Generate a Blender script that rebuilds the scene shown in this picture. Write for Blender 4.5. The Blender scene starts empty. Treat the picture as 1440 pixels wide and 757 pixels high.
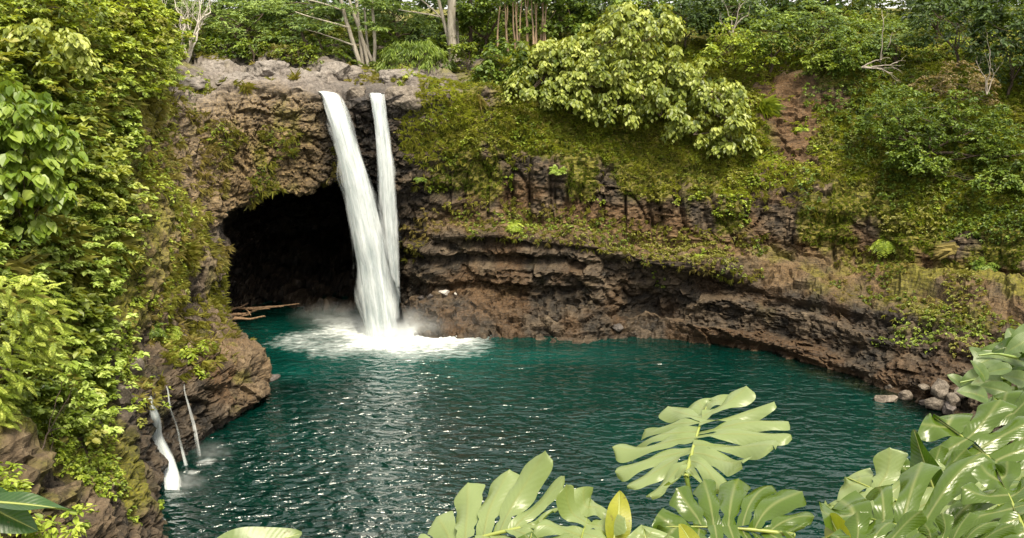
import bpy, math, random
import numpy as np
from mathutils import Vector, Matrix
from mathutils.bvhtree import BVHTree

scene = bpy.context.scene
COL = scene.collection
random.seed(7)
RNG = np.random.default_rng(11)

# ---------------------------------------------------------------- camera maths
CAM_H, PITCH, FPX = 29.0, math.radians(14.9), 1383.0
CP, SP = math.cos(PITCH), math.sin(PITCH)

def ray(px, py):
    yu = (378.5 - py) / FPX
    return np.array([(px - 720.0) / FPX, CP + yu * SP, -SP + yu * CP])

def P(px, py, Y):
    d = ray(px, py)
    return np.array([0, 0, CAM_H]) + d * (Y / d[1])

def W(px, py, z=0.0):
    d = ray(px, py)
    return np.array([0, 0, CAM_H]) + d * ((z - CAM_H) / d[2])

def PD(px, py, depth):
    return np.array([0, 0, CAM_H]) + ray(px, py) * depth

def project(p):
    p = np.asarray(p, float) - np.array([0, 0, CAM_H])
    dep = p[..., 1] * CP - p[..., 2] * SP
    up = p[..., 1] * SP + p[..., 2] * CP
    dep_s = np.where(np.abs(dep) < 1e-3, 1e-3, dep)
    return 720 + FPX * p[..., 0] / dep_s, 378.5 - FPX * up / dep_s, dep

# ---------------------------------------------------------------- noise
def h3(ix, iy, iz, seed):
    with np.errstate(over='ignore'):
        n = (ix.astype(np.int64).astype(np.uint32) * np.uint32(73856093)) ^ (iy.astype(np.int64).astype(np.uint32) * np.uint32(19349663)) \
            ^ (iz.astype(np.int64).astype(np.uint32) * np.uint32(83492791)) ^ np.uint32((seed * 2654435761) & 0xffffffff)
        n ^= n >> np.uint32(15); n *= np.uint32(2246822519)
        n ^= n >> np.uint32(13); n *= np.uint32(3266489917)
        n ^= n >> np.uint32(16)
    return n.astype(np.float64) / 4294967295.0

def vnoise(p, seed=0):
    f = np.floor(p); t = p - f; t = t * t * (3 - 2 * t)
    ix, iy, iz = f[:, 0], f[:, 1], f[:, 2]
    out = 0
    for dx in (0, 1):
        wx = t[:, 0] if dx else 1 - t[:, 0]
        for dy in (0, 1):
            wy = t[:, 1] if dy else 1 - t[:, 1]
            for dz in (0, 1):
                wz = t[:, 2] if dz else 1 - t[:, 2]
                out = out + wx * wy * wz * h3(ix + dx, iy + dy, iz + dz, seed)
    return out * 2 - 1

def fbm(p, octv=4, seed=0):
    a, s, out = 1.0, 1.0, 0
    for o in range(octv):
        out = out + a * vnoise(p * s + 17.3 * o, seed + o)
        a *= 0.5; s *= 2.03
    return out

def voro(p, seed=0):
    f = np.floor(p)
    F1 = np.full(len(p), 9.0); F2 = np.full(len(p), 9.0); ID = np.zeros(len(p))
    for dx in (-1, 0, 1):
        for dy in (-1, 0, 1):
            for dz in (-1, 0, 1):
                cx, cy, cz = f[:, 0] + dx, f[:, 1] + dy, f[:, 2] + dz
                q0 = cx + h3(cx, cy, cz, seed); q1 = cy + h3(cx, cy, cz, seed + 1); q2 = cz + h3(cx, cy, cz, seed + 2)
                d = np.sqrt((q0 - p[:, 0]) ** 2 + (q1 - p[:, 1]) ** 2 + (q2 - p[:, 2]) ** 2)
                r = h3(cx, cy, cz, seed + 3)
                near = d < F1
                F2 = np.where(near, F1, np.minimum(F2, d))
                ID = np.where(near, r, ID)
                F1 = np.where(near, d, F1)
    return F1, F2, ID

def sstep(a, b, x):
    t = np.clip((x - a) / (b - a), 0, 1)
    return t * t * (3 - 2 * t)

# ---------------------------------------------------------------- objects
def link(o, parent=None):
    COL.objects.link(o)
    if parent is not None:
        o.parent = parent
    return o

def tag(o, label=None, cat=None, group=None, kind=None):
    if label: o['label'] = label
    if cat: o['category'] = cat
    if group: o['group'] = group
    if kind: o['kind'] = kind
    return o

def empty(name, loc, label, cat, group=None):
    o = bpy.data.objects.new(name, None)
    o.empty_display_size = 0.2
    o.location = [float(v) for v in loc]
    link(o)
    return tag(o, label, cat, group)

def mesh_np(name, verts, faces, mat, parent=None, attrs=None, smooth=False, uv=None):
    """faces: int array (n,k) of equal sized polygons, or list of such arrays"""
    me = bpy.data.meshes.new(name)
    verts = np.asarray(verts, np.float32)
    fl = faces if isinstance(faces, list) else [faces]
    fl = [np.asarray(f, np.int32) for f in fl if len(f)]
    loops = np.concatenate([f.ravel() for f in fl])
    sizes = np.concatenate([np.full(len(f), f.shape[1], np.int32) for f in fl])
    starts = np.concatenate([[0], np.cumsum(sizes)[:-1]]).astype(np.int32)
    me.vertices.add(len(verts)); me.vertices.foreach_set('co', verts.ravel())
    me.loops.add(len(loops)); me.loops.foreach_set('vertex_index', loops)
    me.polygons.add(len(sizes)); me.polygons.foreach_set('loop_start', starts)
    me.polygons.foreach_set('use_smooth', np.full(len(sizes), bool(smooth)))
    me.update(calc_edges=True)
    for k, v in (attrs or {}).items():
        a = me.attributes.new(k, 'FLOAT', 'POINT')
        a.data.foreach_set('value', np.asarray(v, np.float32))
    if mat is not None:
        me.materials.append(mat)
    o = bpy.data.objects.new(name, me)
    return link(o, parent)

def copy_tree(o, parent=None):
    c = o.copy(); COL.objects.link(c); c.parent = parent
    for ch in o.children:
        d = copy_tree(ch, c)
        d.matrix_parent_inverse = ch.matrix_parent_inverse.copy()
    return c

def tube(points, radii, sides=7, cap=True):
    pts = np.asarray(points, float); n = len(pts)
    tan = np.gradient(pts, axis=0)
    tan /= np.linalg.norm(tan, axis=1, keepdims=True) + 1e-9
    ref = np.array([0.31, 0.87, 0.38]) if abs(tan[0] @ np.array([0, 0, 1.0])) > 0.8 else np.array([0, 0, 1.0])
    V = []; ang = np.linspace(0, 2 * math.pi, sides, endpoint=False)
    for i in range(n):
        a = np.cross(tan[i], ref); a /= np.linalg.norm(a) + 1e-9
        b = np.cross(tan[i], a)
        V.append(pts[i] + radii[i] * (np.cos(ang)[:, None] * a + np.sin(ang)[:, None] * b))
    V = np.concatenate(V)
    i = np.arange(n - 1)[:, None] * sides; j = np.arange(sides)[None]
    jn = (j + 1) % sides
    F = np.stack([i + j, i + jn, i + sides + jn, i + sides + j], -1).reshape(-1, 4)
    return V, F

class Acc:
    """collects pieces of one mesh"""
    def __init__(s): s.v = []; s.f = {}; s.n = 0; s.a = {}
    def add(s, V, F, **attrs):
        F = np.asarray(F)
        s.v.append(V); s.f.setdefault(F.shape[1], []).append(F + s.n)
        for k, v in attrs.items():
            s.a.setdefault(k, []).append(np.broadcast_to(np.asarray(v, float), (len(V),)))
        s.n += len(V)
    def build(s, name, mat, parent=None, smooth=False):
        return mesh_np(name, np.concatenate(s.v), [np.concatenate(f) for f in s.f.values()], mat, parent,
                       {k: np.concatenate(v) for k, v in s.a.items()}, smooth)

def norm(v):
    return v / (np.linalg.norm(v, axis=-1, keepdims=True) + 1e-9)

def rand_unit(n, rng):
    return norm(rng.normal(size=(n, 3)))

def leaves(pos, axis, nrm, L, Wd, fold=0.12, droop=0.15):
    """two folded quads per leaf"""
    a = norm(axis); nrm = norm(nrm - (nrm * a).sum(1, keepdims=True) * a); s = np.cross(a, nrm)
    L = np.broadcast_to(np.asarray(L, float), (len(pos),))[:, None]; Wd = np.broadcast_to(np.asarray(Wd, float), (len(pos),))[:, None]
    v0 = pos
    v1 = pos + .32 * L * a + .5 * Wd * s + fold * Wd * nrm
    v2 = pos + .74 * L * a + .36 * Wd * s + (fold * Wd - droop * .5 * L) * nrm
    v3 = pos + L * a - droop * L * nrm
    v4 = pos + .74 * L * a - .36 * Wd * s + (fold * Wd - droop * .5 * L) * nrm
    v5 = pos + .32 * L * a - .5 * Wd * s + fold * Wd * nrm
    V = np.stack([v0, v1, v2, v3, v4, v5], 1).reshape(-1, 3)
    k = np.arange(len(pos))[:, None] * 6
    F = np.concatenate([k + np.array([[0, 1, 2, 3]]), k + np.array([[0, 3, 4, 5]])], 0)
    return V, F

# ---------------------------------------------------------------- node helpers
def new_mat(name):
    m = bpy.data.materials.new(name); m.use_nodes = True
    m.node_tree.nodes.clear()
    return m, m.node_tree.nodes, m.node_tree.links

class NT:
    def __init__(s, name):
        s.m, s.n, s.l = new_mat(name)
        s.out = s.n.new('ShaderNodeOutputMaterial')
    def node(s, t, ins=None, **kw):
        x = s.n.new(t)
        for k, v in kw.items(): setattr(x, k, v)
        for k, v in (ins or {}).items(): s.set(x, k, v)
        return x
    def set(s, x, k, v):
        i = x.inputs[k]
        if isinstance(v, bpy.types.NodeSocket): s.l.new(v, i)
        elif isinstance(v, (tuple, list)) and len(v) == 3 and i.type == 'RGBA': i.default_value = (*v, 1)
        else: i.default_value = v
    def attr(s, name): return s.node('ShaderNodeAttribute', attribute_name=name).outputs['Fac']
    def math(s, op, a, b=0.0, c=0.0):
        x = s.node('ShaderNodeMath', operation=op)
        for i, v in enumerate((a, b, c)): s.set(x, i, v)
        return x.outputs[0]
    def mix(s, f, a, b, blend='MIX'):
        x = s.node('ShaderNodeMix', data_type='RGBA', blend_type=blend)
        s.set(x, 0, f); s.set(x, 6, a); s.set(x, 7, b)
        return x.outputs[2]
    def coord(s, which='Object'): return s.node('ShaderNodeTexCoord').outputs[which]
    def mapping(s, v, scale=(1, 1, 1), loc=(0, 0, 0), rot=(0, 0, 0)):
        return s.node('ShaderNodeMapping', {'Vector': v, 'Scale': scale, 'Location': loc, 'Rotation': rot}).outputs[0]
    def noise(s, v, scale, detail=4, rough=.55, dist=0.0):
        return s.node('ShaderNodeTexNoise', {'Vector': v, 'Scale': scale, 'Detail': detail, 'Roughness': rough, 'Distortion': dist}).outputs['Fac']
    def vor(s, v, scale, feature='F1', out='Distance'):
        return s.node('ShaderNodeTexVoronoi', {'Vector': v, 'Scale': scale}, feature=feature).outputs[out]
    def ramp(s, f, stops, interp='LINEAR'):
        x = s.node('ShaderNodeValToRGB'); s.set(x, 0, f)
        cr = x.color_ramp; cr.interpolation = interp
        while len(cr.elements) < len(stops): cr.elements.new(0.5)
        for e, (p, c) in zip(cr.elements, stops):
            e.position = p; e.color = (c, c, c, 1) if isinstance(c, (int, float)) else (*c, 1)
        return x.outputs[0]
    def maprange(s, v, a, b, c=0., d=1.):
        x = s.node('ShaderNodeMapRange', {'Value': v, 'From Min': a, 'From Max': b, 'To Min': c, 'To Max': d})
        return x.outputs[0]
    def bump(s, h, strength=.5, dist=.1, normal=None):
        x = s.node('ShaderNodeBump', {'Height': h, 'Strength': strength, 'Distance': dist})
        if normal is not None: s.set(x, 'Normal', normal)
        return x.outputs[0]
    def bsdf(s, color, rough=.6, spec=.5, normal=None, **ins):
        x = s.node('ShaderNodeBsdfPrincipled', {'Base Color': color, 'Roughness': rough, 'Specular IOR Level': spec})
        if normal is not None: s.set(x, 'Normal', normal)
        for k, v in ins.items(): s.set(x, k, v)
        return x.outputs[0]
    def mixsh(s, f, a, b):
        x = s.node('ShaderNodeMixShader'); s.set(x, 0, f); s.set(x, 1, a); s.set(x, 2, b)
        return x.outputs[0]
    def done(s, sh, vol=None):
        if sh is not None: s.l.new(sh, s.out.inputs[0])
        if vol is not None: s.l.new(vol, s.out.inputs[1])
        return s.m

def leaf_mat(name, dark, mid, light, rough=.5, transl=.3, spec=.4):
    """leaf colour varies leaf by leaf (rnd) and clump by clump (tone)"""
    t = NT(name)
    f = t.math('ADD', t.math('MULTIPLY', t.attr('rnd'), .5), t.math('MULTIPLY', t.attr('tone'), .5))
    c = t.ramp(f, [(.12, dark), (.5, mid), (.88, light)])
    s = t.bsdf(c, rough, spec)
    if transl > 0:
        tr = t.node('ShaderNodeBsdfTranslucent', {'Color': t.mix(.5, c, (light[0] * 1.3, light[1] * 1.25, light[2] * .5))}).outputs[0]
        s = t.mixsh(transl, s, tr)
    return t.done(s)

def bark_mat(name, a, b, scale=6):
    t = NT(name)
    v = t.mapping(t.coord(), (1, 1, .18))
    n = t.noise(v, scale, 5)
    c = t.ramp(n, [(.3, a), (.7, b)])
    return t.done(t.bsdf(c, .85, .2, t.bump(n, .6, .05)))
# ---------------------------------------------------------------- terrain
# every station is a profile of the gorge wall, from below the water (row 0) to the far plateau (row 10)
A = lambda *v: np.array(v, float)
ST = []
def station(rows, veg, grey, soil, wet, col=0.0, dens=1.0, far=None):
    """rows 1..9 given; 0 and 10 are added"""
    rows = [np.asarray(r, float) for r in rows]
    out = rows[1] - rows[0]; out[2] = 0
    ctr = A(2, 62, 0); inw = ctr - rows[0]; inw[2] = 0; inw /= np.linalg.norm(inw)
    r0 = rows[0] + inw * 3.2; r0[2] = -2.6
    far = far if far is not None else rows[-1] + (rows[-1] - ctr) * A(7, 7, 0) - A(0, 0, 1)
    ST.append(dict(rows=np.array([r0] + rows + [far]), veg=veg, grey=grey, soil=soil, wet=wet, col=col, dens=dens))

Z0 = [0] * 11
# near bank under the viewpoint (out of the picture)
vg = [0, .2, .4, .6, .8, .9, .9, .9, .9, .9, .9]
def near(r, d=.15): station(r, vg, Z0, Z0, [1, .5, 0, 0, 0, 0, 0, 0, 0, 0, 0], 0, d)
near([A(0,34,0),A(0,30,3),A(0,26,6.5),A(0,22,10),A(0,17,13.5),A(0,12,17),A(0,7,20.5),A(0,3.2,26),A(0,-60,28)], .12)
near([A(-21,35,0),A(-25,32,3),A(-29,29,6),A(-33,26,9),A(-37,23,13),A(-42,19,16),A(-48,13,20),A(-55,6,25),A(-80,-10,30)], .3)
# left wall
vl = [0, .1, .2, .3, .8, 1, 1, 1, 1, 1, 1]
wl = [1, .7, .1, 0, 0, 0, 0, 0, 0, 0, 0]
station([A(-18.5,42,0),A(-20,42,4),A(-22,42,8),A(-24,43,11),A(-26,44,15),A(-28,46,20),A(-31,50,25),A(-38,56,29.5),A(-70,60,35)], vl, Z0, Z0, wl)
station([W(222,765),P(192,690,49.5),P(150,650,50),P(90,560,51),P(50,420,53),P(20,260,56),P(-20,90,59),P(-45,-5,66),A(-75,80,36)],
        [0,.2,.7,.7,.8,1,1,1,1,1,1], Z0, Z0, wl)
station([W(232,695),P(205,640,54.5),P(195,575,55.5),P(165,540,57),P(120,400,58.5),P(90,260,60),P(55,90,63),P(40,-5,69),A(-75,90,36)],
        [0,.15,.5,.3,.5,.9,1,1,1,1,1], [0,0,0,.35,.3,0,0,0,0,0,0], Z0, [1,.9,.6,.3,0,0,0,0,0,0,0], .4)
station([W(262,648),P(240,580,60.5),P(226,527,61.5),P(205,480,63),P(175,380,64),P(145,260,65.5),P(110,90,68),P(95,-3,74),A(-72,100,36)],
        [0,.1,.2,.5,.6,.9,1,1,1,1,1], Z0, Z0, [1,1,1,.7,0,0,0,0,0,0,0])
station([W(328,602),P(329,540,65.9),P(306,493,67),P(240,485,67),P(225,370,68),P(200,250,69),P(165,100,71),P(150,5,76),A(-70,108,35)],
        [0,.05,.2,.4,.3,.45,.8,1,1,1,1], [0,0,0,0,.25,.2,0,0,0,0,0], [0,.2,.5,.5,0,0,0,0,0,0,0], [1,.9,.1,0,0,0,0,0,0,0,0])
station([W(360,560),P(359,505,71.8),P(344,471,73.4),P(268,468,73),P(255,360,74),P(238,250,75),P(215,120,77),P(200,30,82),A(-62,112,34)],
        [0,.05,.05,.3,.25,.3,.55,.9,1,1,1], [0,0,0,0,.4,.45,.3,0,0,0,0], [0,.2,.6,.6,0,0,0,0,0,0,0], [1,.8,0,0,0,0,0,0,0,0,0])
station([W(357,515),P(342,480,78),P(305,440,78),P(292,350,79),P(283,280,80),P(262,200,81),P(240,128,82.5),P(230,80,93),A(-48,125,28)],
        [0,.03,.1,.3,.25,.22,.25,.2,.6,1,1], [0,0,0,.1,.2,.4,.7,1,.6,0,0], Z0, [1,.7,0,0,0,0,0,0,0,0,0])
station([W(338,484),P(322,462,82),P(312,400,82),P(316,330,82.5),P(322,300,83),P(302,215,83),P(275,135,84),P(262,88,96),A(-44,135,28)],
        [0,.03,.05,.25,.2,.2,.25,.08,.5,1,1], [0,0,0,.3,.4,.3,.5,1,.7,0,0], Z0, [1,.7,.1,0,0,0,0,0,0,0,0])
# cave mouth
vc = [0, 0, 0, 0, 0, .45, .6, .25, .12, 1, 1]
gc = [0, 0, 0, 0, 0, 0, .08, .9, 1, 0, 0]
wet_shade = [1, 1.3, 1.3, 1.3, 1.3, .15, 0, 0, 0, 0, 0]  # wet cave rock, values raised to put the cave's shade into the colour
station([A(-26.8,88,0),A(-29,93,3),A(-29.5,95,7),A(-26,89,11.5),P(337,294,84.3),P(330,205,85),P(308,122,86.5),P(290,90,99),A(-40,142,28)], vc, gc, Z0, wet_shade)
station([A(-24.5,91,0),A(-29,112,3.5),A(-29,116,9),A(-24,101,12.4),P(375,270,86),P(372,195,86.2),P(368,112,88),P(365,89,101),A(-33,145,28)], vc, gc, Z0, wet_shade)
station([A(-20,92.4,0),A(-22,116,3.5),A(-22,119,9),A(-20,104,12.6),P(425,277,87.2),P(424,190,87.2),P(420,118,88.2),P(420,92,101),A(-26,147,28)], vc, gc, Z0, wet_shade)
station([A(-16,91.5,0),A(-16.5,114,3.5),A(-16.5,117,9),A(-16,103,12.6),P(470,255,88.6),P(466,195,88.6),P(462,133,88.4),P(460,98,101),A(-20,148,28)],
        [0,0,0,0,0,.25,.2,0,.1,1,1], gc, Z0, [1,1,1,1,1,1,1,.4,0,0,0])
station([A(-13.5,90.2,0),A(-13,106,3.5),A(-12.6,109,8.5),A(-13.2,100,12.2),P(515,258,89.2),P(510,195,89.2),P(502,137,88.8),P(498,100,101),A(-15,148,28)],
        [0,0,0,0,0,0,0,0,.1,1,1], [0,0,0,0,0,0,.1,.5,1,0,0], Z0, [1,1,1,1,1,1,1,1,.1,0,0])
station([W(553,462),P(556,445,91),P(560,392,94),P(560,335,93),P(556,275,90),P(552,205,89.6),P(540,133,89),P(535,102,101),A(-9,148,28)],
        [0,0,0,0,.1,.1,.15,0,.1,1,1], [0,0,0,0,0,0,.1,.6,1,0,0], [0,.3,.4,0,0,0,0,0,0,0,0], [1,1,.9,.8,.8,.8,.9,.8,0,0,0])
# right wall
station([W(600,470),P(600,408,89.6),P(598,335,89.5),P(598,312,91.5),P(598,262,91),P(597,190,91),P(590,125,90.5),P(585,100,101),A(-4,148,28)],
        [0,0,.1,.25,.4,.3,.55,.25,.25,1,1], [0,0,0,0,0,0,.1,.8,1,0,0], [0,.8,.9,.3,.4,0,0,0,0,0,0], [1,.6,.3,.7,.2,.3,.2,0,0,0,0], .2)
station([W(670,471),P(668,400,90),P(668,330,88.5),P(668,312,91),P(668,215,91.2),P(668,175,92.3),P(662,125,93.5),P(655,92,104),A(6,148,28)],
        [0,0,.05,.3,.6,.6,.85,.6,.4,1,1], [0,0,0,0,0,0,0,.5,.7,0,0], [0,.8,.9,.5,.7,.1,0,0,0,0,0], [1,.5,.2,.6,0,.1,0,0,0,0,0], 1)
vr = [0, 0, .08, .15, .35, .62, 1, 1, 1, 1, 1]
sr = [0, .55, .35, .3, .9, .1, .1, .3, 0, 0, 0]
wr = [1, .6, .55, .5, 0, .15, 0, 0, 0, 0, 0]
station([W(760,476),P(760,415,88.5),P(762,338,87.8),P(762,314,90.8),P(762,235,91),P(762,180,93.5),P(762,95,98),P(762,55,108),A(16,150,28)], vr, Z0, sr, wr, 1)
station([W(850,479),P(850,424,86.6),P(852,348,87),P(852,322,90),P(852,255,90.4),P(852,190,93.8),P(852,100,99),P(852,50,109),A(24,152,28)], vr, Z0, sr, wr, 1)
station([W(905,476),P(905,440,88.5),P(902,365,86.3),P(902,336,89.4),P(902,272,90),P(902,200,93.8),P(902,100,99.5),P(902,50,109),A(28,152,28)], vr, Z0, sr, wr, 1)
station([W(1000,486),P(1000,435,84.5),P(1000,378,85.2),P(1000,344,88.6),P(1000,283,89.2),P(1000,200,93.5),P(1000,100,99.5),P(1000,50,109),A(36,152,28)], vr, Z0, sr, wr, .9)
v2 = [0, 0, .08, .25, .4, .45, .4, .12, 1, 1, 1]
s2 = [0, .7, .5, .4, .9, .4, .5, 1, .3, 0, 0]
station([W(1090,497),P(1092,450,81.8),P(1094,412,83.4),P(1097,356,87.8),P(1098,288,88.6),P(1100,200,93),P(1100,108,98.5),P(1100,55,108),A(46,150,28)], v2, Z0, s2, wr, .6)
v3 = [0, .03, .12, .3, .6, .7, .9, .8, 1, 1, 1]
station([W(1190,528),P(1195,475,76.6),P(1198,425,79.2),P(1205,366,84.4),P(1208,308,85.2),P(1210,220,89.5),P(1212,108,97.5),P(1212,55,106),A(57,146,28)], v3, Z0, sr, wr, .5)
v4 = [0, .05, .25, .5, .6, .7, 1, 1, 1, 1, 1]
station([W(1290,560),P(1298,490,71.8),P(1302,440,75),P(1310,380,81),P(1314,325,82),P(1320,240,86),P(1325,120,94.5),P(1325,55,103),A(68,140,28)], v4, Z0, sr, wr, .5)
station([W(1385,590),P(1398,505,68.2),P(1406,452,71.2),P(1415,395,77.2),P(1420,335,78.2),P(1430,260,82.5),P(1440,140,91),P(1445,50,100),A(82,132,28)], v4, Z0, sr, wr, .4)
station([A(36.6,59,0),A(38.5,59.5,3),A(41,60.5,6),A(45,62,9),A(46.5,62.5,13),A(49,64,18),A(54,66,24),A(59,68,28),A(95,80,35)], v4, Z0, sr, wr, .3, .5)
near([A(34,48,0),A(35.5,47,3),A(38,47,6),A(41,46,9),A(42.5,45,13),A(45,44,18),A(48,42,23),A(52,40,27),A(80,30,31)], .25)
near([A(22,38,0),A(24,36,4),A(26,34,8),A(28,31,10),A(31,27,13),A(34,22,16),A(37,16,19),A(40,8,25),A(60,-20,30)], .15)
ST.append(ST[0])

SEG = [6, 24, 26, 18, 26, 30, 36, 40, 22, 8]
vv = np.concatenate([i + np.arange(n) / n for i, n in enumerate(SEG)] + [[10.0]])
NV = len(vv)
FIELDS = ['veg', 'grey', 'soil', 'wet']
C = np.array([np.concatenate([s['rows'], np.array([s[k] for k in FIELDS]).T, np.full((11, 1), s['col'])], 1) for s in ST])   # (S,11,8)
cols = []
for a, b, sa in zip(C[:-1], C[1:], ST[:-1]):
    d = np.linalg.norm(b[1:8, :3] - a[1:8, :3], axis=1).mean()
    n = max(6, int(d / .2 * max(sa['dens'], .12)))
    for k in range(n):
        t = k / n
        cols.append(a * (1 - t) + b * t)
cols = np.array(cols)                                    # (NS,11,8)
NS = len(cols)
i0 = np.minimum(vv.astype(int), 9); ft = (vv - i0)[None, :, None]
G = cols[:, i0] * (1 - ft) + cols[:, i0 + 1] * ft         # (NS,NV,8)
for _ in range(14):                                       # smooth the control lattice
    G = .25 * np.roll(G, 1, 0) + .5 * G + .25 * np.roll(G, -1, 0)
for _ in range(6):
    Gs = G.copy(); Gs[:, 1:-1] = .25 * G[:, :-2] + .5 * G[:, 1:-1] + .25 * G[:, 2:]; G = Gs
pos = G[..., :3].copy()
def grid_normals(p):
    ds = np.roll(p, -1, 0) - np.roll(p, 1, 0)
    dv = np.gradient(p, axis=1)
    return norm(np.cross(dv, ds))
nrm = grid_normals(pos)
# normals must face the pool / the sky
flip = np.sign((nrm[:, 150] * (A(2, 62, 30) - pos[:, 150])).sum(-1)); nrm *= (1 if np.median(flip) > 0 else -1)
arc = np.concatenate([[0], np.cumsum(np.linalg.norm(np.diff(pos[:, 90], axis=0), axis=1))])
p = pos.reshape(-1, 3); vf = np.broadcast_to(vv[None], (NS, NV)).ravel()
sf = np.broadcast_to(arc[:, None], (NS, NV)).ravel()
veg, grey, soil, wet, colm = [G[..., 3 + k].ravel() for k in range(5)]
rim = sstep(6.6, 7.1, vf) * sstep(8.7, 8.1, vf) * sstep(.35, .7, grey)
face = sstep(.4, 1.0, vf) * sstep(8.2, 7.4, vf)
disp = .75 * fbm(p * .16, 3, 5) * face
sc = np.stack([sf * .55, p[:, 2] * .16 + 3 * vnoise(p * .1, 3), 0 * sf + .5], 1)
f1, f2, idc = voro(sc, 21)
colmask = colm * sstep(3.9, 4.2, vf) * sstep(5.6, 5.0, vf)
disp += colmask * (1.0 * (idc - .45) - .7 * sstep(.2, 0, f2 - f1))
# broken blocks, flattened on the strata
q = np.stack([p[:, 0] * .62, p[:, 1] * .62, p[:, 2] * .95], 1) + .35 * np.stack([vnoise(p * .5, 31), vnoise(p * .5, 32), vnoise(p * .5, 33)], 1)
f1, f2, idb = voro(q, 41)
rocky = (1 - colmask * .6) * face
disp += rocky * (.62 * (idb - .5) - .28 * sstep(.14, 0, f2 - f1))
f1, f2, idd = voro(q * 2.4 + 7, 51)
disp += face * (.26 * (idd - .5) - .12 * sstep(.16, 0, f2 - f1))
strata = vnoise(np.stack([p[:, 0] * .05, p[:, 1] * .05, p[:, 2] * 1.15 + .3 * vnoise(p * .3, 8)], 1), 61)
PX0, PY0, _ = project(p)
disp += (.2 + .42 * sstep(540, 600, PX0)) * np.clip(strata * 2.2, -.9, .9) * face * sstep(5.5, 4.5, vf) * (1 - colmask)
disp -= .85 * sstep(2.05, 2.4, vf) * sstep(3.02, 2.8, vf) * sstep(585, 660, PX0) * sstep(1500, 1350, PX0)
disp += .1 * fbm(p * 1.9, 3, 71) * (face + .3)
# pahoehoe lumps on the rim
g1, g2, idr = voro(np.stack([p[:, 0] * .3, p[:, 1] * .26, p[:, 2] * .4], 1) + .5 * np.stack([vnoise(p * .35, 81), vnoise(p * .35, 82), vnoise(p * .35, 83)], 1), 85)
h1, h2, idq = voro(np.stack([p[:, 0] * .85, p[:, 1] * .6, p[:, 2] * .8], 1) + .4 * np.stack([vnoise(p * .8, 86), vnoise(p * .8, 87), vnoise(p * .8, 88)], 1), 89)
lump = 1.5 * (idr - .35) + .9 * np.sqrt(np.clip(g2 - g1, 0, 1)) + .28 * (idq - .5) + .3 * np.sqrt(np.clip(h2 - h1, 0, 1)) - 1.0
disp = disp * (1 - .85 * rim) + rim * lump
# the stream bed of the falls stays low
cx = np.abs(p[:, 0] + 15.2); bed = sstep(3.6, 1.6, cx) * rim
disp -= bed * .5
land = sstep(8.0, 8.6, vf)
disp = disp * (1 - .8 * land) + land * .9 * fbm(p * .07, 3, 91)
nf = nrm.reshape(-1, 3).copy()
up = sstep(7.0, 7.6, vf)[:, None]
nf = norm(nf * (1 - up) + up * A(0, 0, 1))
TP = (p + nf * disp[:, None])
crack = np.clip(sstep(.14, 0, f2 - f1) * .7 + sstep(.12, 0, h2 - h1) * rim, 0, 1)
blockv = idb * .6 + idd * .4
tint = np.clip(.5 + .5 * fbm(p * .35, 4, 101), 0, 1)
mossn = fbm(p * np.array([.45, .45, .3]), 4, 111)
moss = sstep(-.25, .45, mossn + (veg - .5) * 2.1) * np.clip(veg * 1.6, 0, 1)
PXE, PYE, _ = project(TP)
earth = np.exp(-((PXE - 1115 - .12 * (PYE - 170)) / 52) ** 2 - ((PYE - 165) / 72) ** 2) * sstep(5.3, 5.6, vf)
earth = sstep(.34, .75, earth + .3 * fbm(p * .5, 3, 131))
moss = moss * (1 - .8 * earth)
soiln = sstep(-.2, .5, fbm(p * .4, 3, 121) + (soil - .5) * 1.6)
ii = np.arange(NS)[:, None] * NV; jj = np.arange(NV - 1)[None]
i2 = ((np.arange(NS) + 1) % NS)[:, None] * NV
TF = np.stack([ii + jj, i2 + jj, i2 + jj + 1, ii + jj + 1], -1).reshape(-1, 4)

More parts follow.
